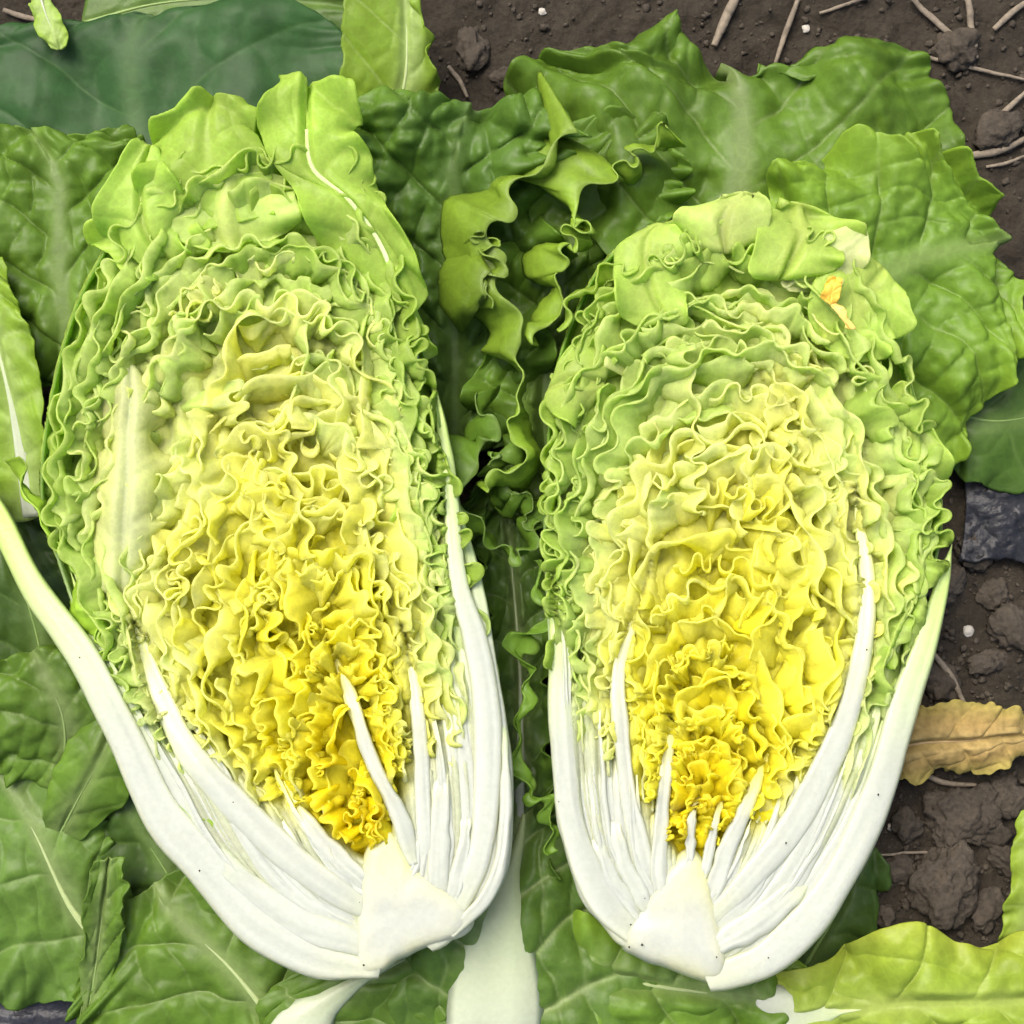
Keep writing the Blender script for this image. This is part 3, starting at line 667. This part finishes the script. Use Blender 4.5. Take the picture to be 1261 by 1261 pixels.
def build_head(root, outline, C, ribs, core_poly, seed, axis_top, squash, shift=(0.04, -0.03, -0.2)):
    H = Head(root, outline, C, ribs, seed); rng = H.rng; H.shift = shift
    shell(H, axis_top, squash)
    bed(H)
    core(H, core_poly)
    for r in ribs: cut_rib(H, r, z=1 + rng.uniform(-2, 2))
    n = 10
    for i in range(n):
        for side in (0, 1):
            f = 0.17 + 0.82 * (i + 0.5 * side) / (n - 0.5)
            reach = 0.50 + rng.uniform(0.0, 0.09) - 0.08 * (f > 0.9)
            ts = float(np.interp(f, [0.15, 0.5], [0.25, 0.12])); t0, t1 = (ts, reach) if side == 0 else (1 - ts, 1 - reach)
            lam = np.interp(f, [0.1, 0.3, 0.6, 1.0], [44, 58, 78, 76]) * rng.uniform(0.85, 1.25)
            frill(H, f, t0, t1, lam * 1.1, rng.uniform(1.0, 1.9), rng.uniform(34, 48), z0=rng.uniform(-9, 5), lean=0.7, calm=(0.04, 0.26))
            # the foot of the leaf: a rib cut lengthwise, packed against its neighbours
            tr = np.linspace(0.012, 0.24 + rng.uniform(-0.05, 0.04), 8)
            c = H.C + f * (H.at(tr if side == 0 else 1 - tr) - H.C)
            wd = np.interp(np.linspace(0, 1, 8), [0, 0.3, 1], [30, 25, 5]) * np.interp(f, [0.1, 0.5, 1], [0.5, 0.9, 1.2])
            cut_rib(H, [(x, y, w) for (x, y), w in zip(c[::-1], wd[::-1])], z=-5 + rng.uniform(-3, 3), depth=46)
    for i in range(22):
        f = rng.uniform(0.2, 0.97); a = rng.uniform(0.01, 0.05); b = a + rng.uniform(0.10, 0.26); tr = np.linspace(a, b, 7)
        c = H.C + (f + np.linspace(0, rng.uniform(-0.03, 0.03), 7)[:, None]) * (H.at(tr if i % 2 else 1 - tr) - H.C)
        wd = np.interp(np.linspace(0, 1, 7), [0, 0.4, 1], [1.0, 0.8, 0.25]) * rng.uniform(7, 15)
        cut_rib(H, [(x, y, w) for (x, y), w in zip(c[::-1], wd[::-1])], z=-3 + rng.uniform(-2, 3), depth=40)
    # leaves running up the head, seen between the arched ones
    for i in range(20):
        tc = 0.5 + rng.normal(0, 0.10); fa = rng.uniform(0.22, 0.62); fb = fa + rng.uniform(0.12, 0.3)
        frill(H, fa, tc - 0.004, tc + rng.uniform(-0.03, 0.03) + 0.004, rng.uniform(50, 90), rng.uniform(0.9, 1.8), rng.uniform(30, 44), z0=rng.uniform(-4, 10), lean=0.9, f1=min(fb, 0.93))
    # shorter leaves filling the crown of the head, where the layers part
    for i in range(54):
        f = 0.3 + 0.68 * math.sqrt(rng.uniform(0, 1)); tc = 0.5 + rng.normal(0, 0.13); ln = rng.uniform(0.04, 0.12)
        a, b = tc - ln, tc + ln
        if rng.uniform() < 0.5: a, b = b, a
        lam = np.interp(f, [0.1, 0.3, 0.6, 1.0], [48, 66, 90, 84]) * rng.uniform(0.8, 1.3)
        frill(H, f, a, b, lam, rng.uniform(0.9, 1.7), rng.uniform(32, 48), z0=rng.uniform(-12, 8), lean=0.75, f1=f + rng.uniform(-0.09, 0.09))
    for i in range(18):
        f = rng.uniform(0.04, 0.36); tc = 0.5 + rng.normal(0, 0.2); ln = rng.uniform(0.05, 0.16)
        frill(H, f, max(0.2, tc - ln), min(0.8, tc + ln), rng.uniform(24, 40), rng.uniform(1.5, 2.1), rng.uniform(20, 32), z0=rng.uniform(0, 12), lean=0.8, f1=f + rng.uniform(-0.06, 0.14), rows=7, th=2.0)
    for i in range(16):
        f = rng.uniform(0.05, 0.42); tc = 0.5 + rng.normal(0, 0.16); ln = rng.uniform(0.08, 0.2)
        frill(H, f, max(0.2, tc - ln), min(0.8, tc + ln), rng.uniform(38, 66), rng.uniform(1.2, 1.9), rng.uniform(26, 38), z0=rng.uniform(-6, 8), lean=0.8, f1=f + rng.uniform(-0.08, 0.12), rows=8)
    for i in range(26):
        f = rng.uniform(0.45, 1.0); side = i % 2; tc = rng.uniform(0.16, 0.36); ln = rng.uniform(0.04, 0.10)
        if side: tc = 1 - tc
        frill(H, f, tc - ln, tc + ln, rng.uniform(54, 84), rng.uniform(0.9, 1.6), rng.uniform(32, 46), z0=rng.uniform(-10, 4), lean=0.6)
    return H

head_a = thing("halved_cabbage", "cabbage half whose left flank shows a long white outer rib and a whitish side leaf", "cabbage", 0, 0, group="halved cabbages lying cut side up")
ribs_a = [
    [(-25, 590, 22), (0, 640, 30), (46, 732, 34), (102, 808, 36), (152, 905, 42), (198, 1001, 46), (254, 1067, 50), (315, 1139, 52), (386, 1180, 48), (442, 1192, 30)],
    [(165, 767, 10), (193, 844, 28), (229, 920, 34), (285, 986, 38), (346, 1047, 40), (407, 1093, 40), (445, 1118, 28)],
    [(200, 965, 8), (244, 1025, 26), (305, 1093, 40), (366, 1136, 46), (440, 1160, 36)],
    [(338, 950, 10), (366, 996, 20), (402, 1042, 26), (446, 1083, 24)],
    [(402, 788, 9), (432, 859, 16), (457, 935, 20), (488, 996, 22), (503, 1040, 24)],
    [(496, 770, 10), (513, 864, 17), (521, 976, 22), (524, 1060, 26)],
    [(543, 890, 10), (543, 976, 24), (540, 1085, 28)],
    [(569, 950, 8), (573, 1027, 16), (560, 1095, 22)],
    [(537, 480, 9), (549, 558, 15), (564, 711, 22), (585, 788, 30), (600, 884, 36), (600, 976, 36), (590, 1052, 34), (562, 1118, 28)],
    [(606, 800, 6), (622, 930, 12), (620, 1040, 16), (600, 1100, 18), (572, 1132, 16)],
]
HA = build_head(head_a,
    [(440, 1196), (330, 1130), (240, 1030), (170, 900), (110, 800), (68, 690), (45, 600), (58, 480), (88, 370), (128, 290), (160, 220), (215, 165), (300, 135), (395, 150), (452, 220), (488, 290), (512, 390), (536, 480), (558, 600), (588, 720), (608, 850), (618, 980), (605, 1080), (560, 1130), (520, 1165)],
    (465, 1068), ribs_a,
    [(447, 1062), (478, 1022), (508, 1070), (552, 1098), (582, 1136), (556, 1153), (508, 1167), (447, 1202), (440, 1150), (446, 1110)], 11, (290, 190), 0.85)

head_b = thing("halved_cabbage", "cabbage half with an orange scrap near its top and soil beside its right rib", "cabbage", 0, 0, group="halved cabbages lying cut side up")
ribs_b = [
    [(680, 705, 7), (688, 788, 20), (690, 874, 28), (698, 976, 31), (716, 1052, 35), (742, 1108, 38), (775, 1146, 30)],
    [(727, 985, 10), (741, 1057, 24), (770, 1112, 26)],
    [(748, 960, 9), (765, 1052, 22), (790, 1104, 22)],
    [(800, 690, 9), (783, 757, 14), (762, 823, 18), (765, 905, 21), (775, 986, 24), (790, 1052, 27), (802, 1104, 22)],
    [(827, 850, 6), (823, 925, 14), (816, 1001, 19), (811, 1060, 23), (814, 1096, 22)],
    [(866, 960, 5), (853, 1006, 11), (850, 1050, 13)],
    [(893, 965, 5), (879, 1022, 11), (870, 1065, 14)],
    [(947, 925, 7), (925, 981, 16), (900, 1037, 23), (880, 1092, 24)],
    [(1052, 600, 7), (1060, 650, 14), (1068, 722, 21), (1063, 798, 25), (1042, 884, 31), (1011, 955, 37), (971, 1027, 38), (925, 1080, 36), (886, 1122, 28)],
    [(1025, 1040, 8), (986, 1088, 25), (938, 1132, 36), (890, 1160, 30)],
    [(1172, 670, 8), (1146, 772, 26), (1115, 864, 36), (1084, 966, 41), (1048, 1052, 43), (1002, 1124, 45), (948, 1178, 45), (895, 1200, 36)],
]
HB = build_head(head_b,
    [(780, 1165), (722, 1095), (692, 1000), (680, 900), (674, 780), (668, 650), (672, 540), (682, 450), (710, 370), (750, 305), (830, 262), (920, 250), (1010, 280), (1062, 330), (1108, 420), (1142, 520), (1162, 600), (1158, 680), (1130, 770), (1100, 870), (1070, 960), (1030, 1045), (970, 1130), (890, 1196)],
    (850, 1085), ribs_b,
    [(803, 1100), (839, 1052), (864, 1057), (879, 1115), (888, 1159), (888, 1206), (823, 1187), (767, 1162), (785, 1128)], 23, (915, 310), 0.85, shift=(-0.02, 0.08, 0.07))

def flap(H, rows, c, vein=None, sx=0.0, rib=None, **kw):
    k = dict(round_ends=0.3, blister=0.9, cell=34, th=2.4, undul=15, tatter=2.0, n=70, m=54, edge=np.minimum(np.array(c) * 1.12, 0.9), seed=sx, veinop=0.35)
    rows = [tuple((x, y, z - 8) for (x, y, z) in r) for r in rows]
    kw['wave'] = kw.get('wave', 46) * 1.6; kw['ruffle'] = kw.get('ruffle', 5) * 1.6
    k.update(kw)
    o, P = blade("leaf", rows, np.array(c), np.array(vein if vein is not None else np.minimum(np.array(c) * 1.3 + 0.06, 0.9)), M_FRILL, H.root, **k)
    if rib:
        n, m = P.shape[:2]; mid = P[2:int(n * 0.85), m // 2].copy(); mid[:, 2] += 2
        rib_tube("midrib", mid[::2], rib, (4, 2), M_RIB, o, np.array([0.66, 0.74, 0.45]), np.array([0.5, 0.66, 0.22]))
    return o
def z3(rows, zs):
    return [tuple((x, y, ZC + z) for (x, y) in r) for r, z in zip(rows, zs)]
LG = (0.52, 0.70, 0.13); PG = (0.68, 0.81, 0.26); PY = (0.86, 0.86, 0.36); YL = (0.93, 0.80, 0.10)
# left half: crown leaves, the whitish side leaf, yellow heart leaves
flap(HA, z3([((240, 285), (290, 275), (345, 262)), ((182, 240), (262, 220), (342, 205)), ((172, 190), (255, 168), (326, 172)), ((222, 132), (262, 118), (292, 138))], (-6, 4, 2, -8)), LG, sx=1.0, ruffle=8, wave=60, round_ends=0.0, blister=3, cell=40, n=110, m=90, veinop=0.5)
flap(HA, z3([((470, 470), (512, 450), (535, 440)), ((425, 340), (478, 320), (518, 365)), ((362, 245), (432, 248), (500, 280)), ((322, 185), (385, 208), (452, 205)), ((330, 132), (378, 150), (440, 150)), ((352, 108), (378, 104), (420, 124))], (-22, -4, 8, 12, 8, -6)), LG, sx=2.0, ruffle=9, wave=70, rib=(12, 5), n=120, m=90, round_ends=0.0, blister=3, cell=44, veinop=0.5)
flap(HA, z3([((205, 305), (285, 310), (360, 300)), ((180, 255), (275, 262), (368, 250)), ((192, 218), (282, 215), (366, 206))], (2, 12, 6)), PG, sx=3.0, ruffle=6, wave=38)
flap(HA, z3([((150, 330), (200, 330), (250, 320)), ((105, 300), (180, 295), (255, 285)), ((140, 262), (190, 255), (245, 262))], (-12, -2, -6)), (0.60, 0.76, 0.18), sx=4.0, ruffle=8)
flap(HA, [tuple((x, y, ZC + z - 7) for x, y, z in r) for r in (
    ((118, 728, -22), (150, 732, -4), (186, 708, -16)), ((112, 690, -26), (152, 692, 10), (200, 668, -14)), ((106, 640, -24), (154, 640, 20), (188, 640, -20)), ((122, 590, -22), (158, 588, 22), (204, 585, -16)),
    ((116, 540, -24), (158, 538, 20), (186, 545, -18)), ((132, 492, -20), (162, 486, 12), (192, 490, -18)), ((146, 456, -22), (160, 448, -8), (176, 458, -22)))],
    (0.84, 0.88, 0.40), (0.80, 0.84, 0.62), sx=5.0, ruffle=5, wave=44, veinop=0.7, veinw=0.03, undul=9, blister=2, n=100, m=70)
flap(HA, z3([((190, 350), (215, 330), (240, 310)), ((135, 300), (180, 285), (225, 270)), ((140, 235), (175, 225), (215, 225)), ((172, 185), (188, 180), (205, 190))], (-16, 2, 0, -10)), (0.56, 0.74, 0.16), sx=4.6, ruffle=8, wave=52, round_ends=0.15, blister=2.5, n=100, m=80)
flap(HA, z3([((500, 700), (520, 700), (540, 690)), ((485, 640), (510, 630), (535, 620)), ((480, 570), (500, 560), (520, 560))], (-8, 2, -6)), (0.60, 0.76, 0.18), sx=10.0, ruffle=8)
# right half
flap(HB, z3([((850, 305), (892, 312), (928, 305)), ((833, 262), (890, 268), (942, 272)), ((862, 246), (915, 236), (940, 242))], (-2, 8, 4)), PG, sx=11.0)
flap(HB, z3([((915, 345), (958, 345), (1000, 345)), ((922, 292), (985, 292), (1052, 305)), ((938, 246), (985, 250), (1062, 272))], (-4, 6, 0)), (0.60, 0.76, 0.18), sx=12.0, ruffle=6)
flap(HB, z3([((952, 345), (968, 355), (985, 368)), ((980, 308), (1008, 326), (1040, 348)), ((1035, 284), (1055, 296), (1070, 312)), ((1060, 272), (1066, 276), (1070, 284))], (2, 14, 12, 4)), (0.78, 0.84, 0.42), sx=13.0, ruffle=3)
flap(HB, z3([((990, 420), (1040, 440), (1075, 455)), ((1005, 350), (1060, 375), (1105, 420)), ((1050, 308), (1088, 330), (1118, 385))], (0, 6, -8)), (0.60, 0.76, 0.18), sx=14.0, ruffle=6, blister=4)
flap(HB, z3([((795, 410), (825, 405), (865, 395)), ((755, 365), (800, 355), (850, 345)), ((752, 310), (795, 300), (840, 305)), ((790, 280), (812, 275), (835, 285))], (-8, 2, 2, -6)), (0.60, 0.76, 0.18), sx=15.0, ruffle=8)
flap(HB, z3([((730, 505), (745, 470), (755, 430)), ((690, 520), (705, 470), (740, 405)), ((664, 512), (675, 480), (700, 430))], (-12, -2, -14)), (0.60, 0.76, 0.18), sx=16.0, ruffle=8)
flap(HB, z3([((1105, 620), (1130, 640), (1160, 640)), ((1095, 540), (1130, 540), (1162, 560)), ((1090, 470), (1115, 470), (1140, 490))], (-10, 0, -12)), (0.60, 0.76, 0.18), sx=20.0, ruffle=9)

sc_ = thing("leaf_scrap", "small torn orange leaf scrap lying on the pale top of the right cabbage half", "leaf scrap", 0, 0)
blade("blade", z3([((1014, 368), (1021, 374), (1030, 374)), ((1016, 352), (1026, 353), (1036, 352)), ((1024, 344), (1030, 342), (1036, 345))], (22, 27, 24)), np.array([0.86, 0.55, 0.05]), np.array([0.85, 0.6, 0.12]), M_SCRAP, sc_, blister=1.5, cell=12, ruffle=2.5, wave=22, n=36, m=24, seed=2.2, undul=3, th=1.4)
blade("stalk", z3([((1018, 370), (1023, 373), (1028, 371)), ((1030, 386), (1036, 387), (1041, 384)), ((1042, 402), (1047, 404), (1053, 402))], (23, 24, 20)), np.array([0.88, 0.68, 0.16]), np.array([0.88, 0.72, 0.24]), M_SCRAP, sc_, blister=1, cell=12, ruffle=1.5, wave=24, n=30, m=16, seed=3.2, undul=2, th=1.4)

# frilled curly leaves in the gap between the halves
def curly(label, paths, green, seed, lam=70, depth=75, z=-20, om=1.7):
    t = thing("frilled_leaf", label, "leaf", 0, 0, group="loose outer cabbage leaves")
    for i, p in enumerate(paths):
        S = Strip(t, p, green, seed + i)
        frill(S, 1.0, 0.0, 1.0, lam, om, depth, z0=z, lean=0.8, rows=11, name="blade", mat=M_GREEN, th=1.8)
    return t
curly("light green curly leaf rim winding down the gap between the two cabbage halves", [[(712, 160), (665, 190), (640, 235), (612, 300), (625, 370), (645, 440), (625, 500), (640, 560), (600, 610)], [(590, 290), (610, 330), (600, 380)]], G_LIGHT * 0.75, 41, lam=95, depth=80, z=-15)
curly("dark curly leaf rim low in the gap beside the right half's left rib", [[(590, 480), (610, 540), (575, 590), (590, 650), (640, 690), (668, 640)], [(600, 560), (640, 600), (655, 650)]], G_MID, 52, lam=80, depth=85, z=-45)
curly("green frilled leaf rim beside the upper left edge of the right cabbage half", [[(825, 165), (790, 200), (745, 215), (715, 260), (700, 320), (680, 380), (665, 430)]], G_LIGHT * 0.8, 63, lam=100, depth=80, z=-30)
curly("green leaf rim with pointed frills left of the right half's outer rib", [[(655, 690), (662, 760), (650, 840), (645, 920), (660, 990), (690, 1050)]], G_MID * 1.2, 74, lam=70, depth=60, z=-70)
curly("pale frilled leaf rim hanging over the long white outer rib", [[(20, 560), (35, 610), (60, 650), (100, 720), (125, 790), (150, 860), (190, 930), (240, 1010), (300, 1070)]], G_LIGHT * 1.2, 85, lam=60, depth=40, z=-14, om=1.5)

# ------------------------------------------------------------------ soil clods, crumbs, straw, film
def lump(name, px, py, r, z, seed, parent=None, flat=0.65, mat=None, rough=0.34):
    bm_sub = 4 if r > 14 else 3
    import bmesh
    bm = bmesh.new(); bmesh.ops.create_icosphere(bm, subdivisions=bm_sub + (1 if r > 28 else 0), radius=1.0)
    v = np.array([q.co[:] for q in bm.verts]); f = [tuple(q.index for q in fc.verts) for fc in bm.faces]; bm.free()
    rg = np.random.default_rng(seed); st = rg.uniform(0.75, 1.3, 3); st[2] = flat * rg.uniform(0.8, 1.1)
    d = 1 + rough * fbm(v[:, 0] * 1.5 + seed, v[:, 1] * 1.5, v[:, 2] * 1.5, 3) + 0.10 * fbm(v[:, 0] * 6, v[:, 1] * 6 + seed, v[:, 2] * 6, 2)
    p = v * d[:, None] * st * r; ang = rg.uniform(0, 6.28)
    c, s_ = math.cos(ang), math.sin(ang); p[:, :2] = p[:, :2] @ np.array([[c, -s_], [s_, c]])
    b = W(px, py, z); h = soil_height(b[0], b[1])
    p = p + np.array([b[0], b[1], h + r * flat * 0.45])
    return mesh_obj(name, p, f, mat or M_CLOD, parent)
clods = [(1188, 1010, 42, "big rounded soil clod below the withered leaf"), (1165, 1085, 46, "largest soil clod just above the bottom right corner leaf"), (1105, 1075, 26, "soil clod beside the right foot of the right cabbage half"),
         (1120, 1020, 22, "small soil clod between the right cabbage half and the big rounded clod"), (1244, 985, 24, "soil clod at the right edge under the withered leaf's tip"),
         (1248, 775, 26, "soil clod at the right edge above the withered leaf"), (1215, 815, 20, "soil clod above the withered leaf's tip"), (1165, 720, 26, "soil clod beside the upper end of the white outer rib"),
         (1160, 840, 22, "soil clod touching the withered leaf's upper rim"), (1225, 730, 18, "small soil clod just below the black plastic"), (1200, 680, 22, "flat soil clod right under the black plastic at the right"),
         (1150, 780, 16, "small soil clod against the white outer rib"), (1215, 1120, 24, "soil clod close to the yellow green leaf sliver"), (1090, 1130, 18, "soil clod at the tip of the dark peeping leaf"),
         (1240, 1060, 22, "soil clod at the right edge level with the largest clod"), (1180, 60, 26, "flat soil clod in the top right corner"), (580, 60, 24, "soil clod in the bare patch at the top centre"),
         (620, 95, 16, "small soil clod left of the broad lobed leaf"), (1230, 160, 24, "soil clod right of the broad lobed leaf")]
for i, (x, y, r, lab) in enumerate(clods):
    o = lump("soil_clod", x, y, r, 10, 100 + i); tag(o, lab, "soil clod", "soil clods on the ground")
def crumbs():
    Vs, Fs, off = [], [], 0; rg = np.random.default_rng(5)
    import bmesh
    bm = bmesh.new(); bmesh.ops.create_icosphere(bm, subdivisions=1, radius=1.0)
    v = np.array([q.co[:] for q in bm.verts]); f = np.array([[q.index for q in fc.verts] for fc in bm.faces]); bm.free()
    for i in range(4200):
        if rg.uniform() < 0.6: px, py = rg.uniform(1040, 1290), rg.uniform(600, 1200)
        else: px, py = rg.uniform(480, 1290), rg.uniform(-30, 260)
        r = 0.8 + 5.5 * rg.uniform() ** 4.0; b = W(px, py, 5)
        p = v * (1 + 0.3 * rg.normal(size=(len(v), 1))) * r * np.array([1, 1, 0.8]) + np.array([b[0], b[1], soil_height(b[0], b[1]) + r * 0.3])
        Vs.append(p); Fs.append(f + off); off += len(v)
    o = mesh_obj("soil_crumbs", np.vstack(Vs), np.vstack(Fs), M_CLOD); tag(o, "loose crumbs of soil scattered on the ground", None, kind="stuff")
crumbs()
for i, (x, y, r, lab) in enumerate([(1196, 778, 7, "pale pebble above the withered leaf"), (1102, 1022, 6, "pale pebble near the right half's foot"), (996, 30, 5, "tiny pale pebble at the top right of the broad leaf"), (668, 10, 6, "pale pebble at the top edge right of the bare patch")]):
    tag(lump("pebble", x, y, r, 12, 300 + i, mat=M_STONE, rough=0.15), lab, "pebble", "pale pebbles on the soil")
def straw(label, pts, w, seed, z=16):
    p = np.array(pts, float); rg = np.random.default_rng(seed)
    q = spline(p, 26); P = W(q[:, 0], q[:, 1], 10)
    zs = np.max(soil_height(P[:, 0], P[:, 1])) * 0.4 + soil_height(P[:, 0], P[:, 1]) * 0.6 + w * 0.5 + 2
    P[:, 2] = zs + 1.0 * noise3(np.linspace(0, 6, 26), seed, 0); P[:, :2] += 0.07 * rg.normal(size=(26, 2)).cumsum(0)
    c = np.array([0.3, 0.24, 0.17])
    o = rib_tube("straw_stalk", P, (w * 0.8, w, w * 0.9, w * 0.6), (w * 0.35, w * 0.4, w * 0.3), M_STRAW, None, c)
    tag(o, label, "straw", "straw stalks on the soil")
for i, (lab, pts, w) in enumerate([
    ("broad grey straw stalk pointing down at the top edge above the broad leaf", [(912, -15), (895, 20), (880, 55)], 14),
    ("dark straw stalk leaning beside the broad grey one at the top", [(985, -5), (968, 40), (955, 80)], 8),
    ("straw stalk slanting down at the top right above the lobed leaf", [(1125, -5), (1160, 30), (1205, 70)], 9),
    ("upright straw stalk at the top right edge", [(1192, -8), (1196, 25), (1202, 58)], 10),
    ("straw stalk running to the top right corner", [(1225, 35), (1250, 12), (1275, -5)], 9),
    ("long thin straw stalk lying level right of the lobed leaf's tip", [(1140, 68), (1200, 82), (1265, 97)], 6),
    ("straw stalk slanting up at the right edge below the level one", [(1205, 170), (1235, 140), (1265, 112)], 9),
    ("thick pale straw stalk at the right edge above the frilly leaf", [(1195, 192), (1232, 184), (1268, 168)], 12),
    ("thin straw stalk under the thick pale one", [(1215, 205), (1240, 200), (1266, 190)], 5),
    ("short straw stalk in the bare soil at top centre", [(552, 80), (566, 98), (576, 118)], 7),
    ("dark straw stalk lying behind the dark leaf's rim at the top left", [(0, 8), (30, 18), (62, 22)], 8),
    ("short thin straw on the soil beside the white outer rib", [(1145, 800), (1170, 830), (1190, 870)], 9),
    ("thin straw lying across the soil below the withered leaf", [(1085, 1055), (1125, 1052), (1170, 1050)], 4),
    ("twig of straw under the withered leaf", [(1130, 950), (1165, 965), (1205, 968)], 8),
    ("thin straw at the upper right between two leaves", [(1010, 15), (1040, 5), (1075, -8)], 5)]):
    straw(lab, pts, w, 500 + i)
def film(label, rows, seed):
    t = thing("plastic_film", label, "plastic film", 0, 0, group="black plastic film on the soil")
    blade("sheet", rows, np.array([0.03, 0.031, 0.037]), np.array([0.03, 0.031, 0.037]), M_FILM, t, blister=3, cell=26, ruffle=4, wave=70, seed=seed, undul=9, tatter=6, th=1.0, n=70, m=60)
film("crumpled black plastic film on the soil at the right edge", [((1180, 690, 18), (1190, 620, 20), (1180, 560, 18)), ((1230, 690, 22), (1240, 620, 26), (1240, 560, 20)), ((1300, 690, 18), (1310, 620, 20), (1310, 560, 18))], 31.0)
film("black plastic film with soil grains in the bottom left corner", [((-40, 1300, 10), (-40, 1240, 12), (-40, 1170, 10)), ((40, 1300, 12), (40, 1240, 14), (40, 1170, 12)), ((130, 1310, 10), (125, 1250, 12), (120, 1180, 10))], 33.0)
def specks():
    rg = np.random.default_rng(9); Vs, Fs, off = [], [], 0
    v = np.array([(1, 0, 0), (-1, 0, 0), (0, 1, 0), (0, -1, 0), (0, 0, 1), (0, 0, -1)], float)
    f = np.array([(0, 2, 4), (2, 1, 4), (1, 3, 4), (3, 0, 4), (2, 0, 5), (1, 2, 5), (3, 1, 5), (0, 3, 5)])
    spots = [(r[k][0] + rg.normal(0, 5), r[k][1] + rg.normal(0, 8)) for r in (ribs_a[0], ribs_a[1], ribs_b[0], ribs_b[8], ribs_b[10], ribs_b[9]) for k in range(3, len(r), 3)]
    spots += [(720 + rg.uniform(0, 80), 1100 + rg.uniform(0, 70)) for _ in range(3)]
    for (x, y) in spots:
        b = W(x, y, ZC + 8); r = rg.uniform(0.8, 1.9)
        Vs.append(v * r * rg.uniform(0.6, 1.3, (6, 1)) + b); Fs.append(f + off); off += 6
    o = mesh_obj("soil_specks", np.vstack(Vs), np.vstack(Fs), M_SOIL); tag(o, "dark soil specks on the white ribs", None, kind="stuff")
specks()
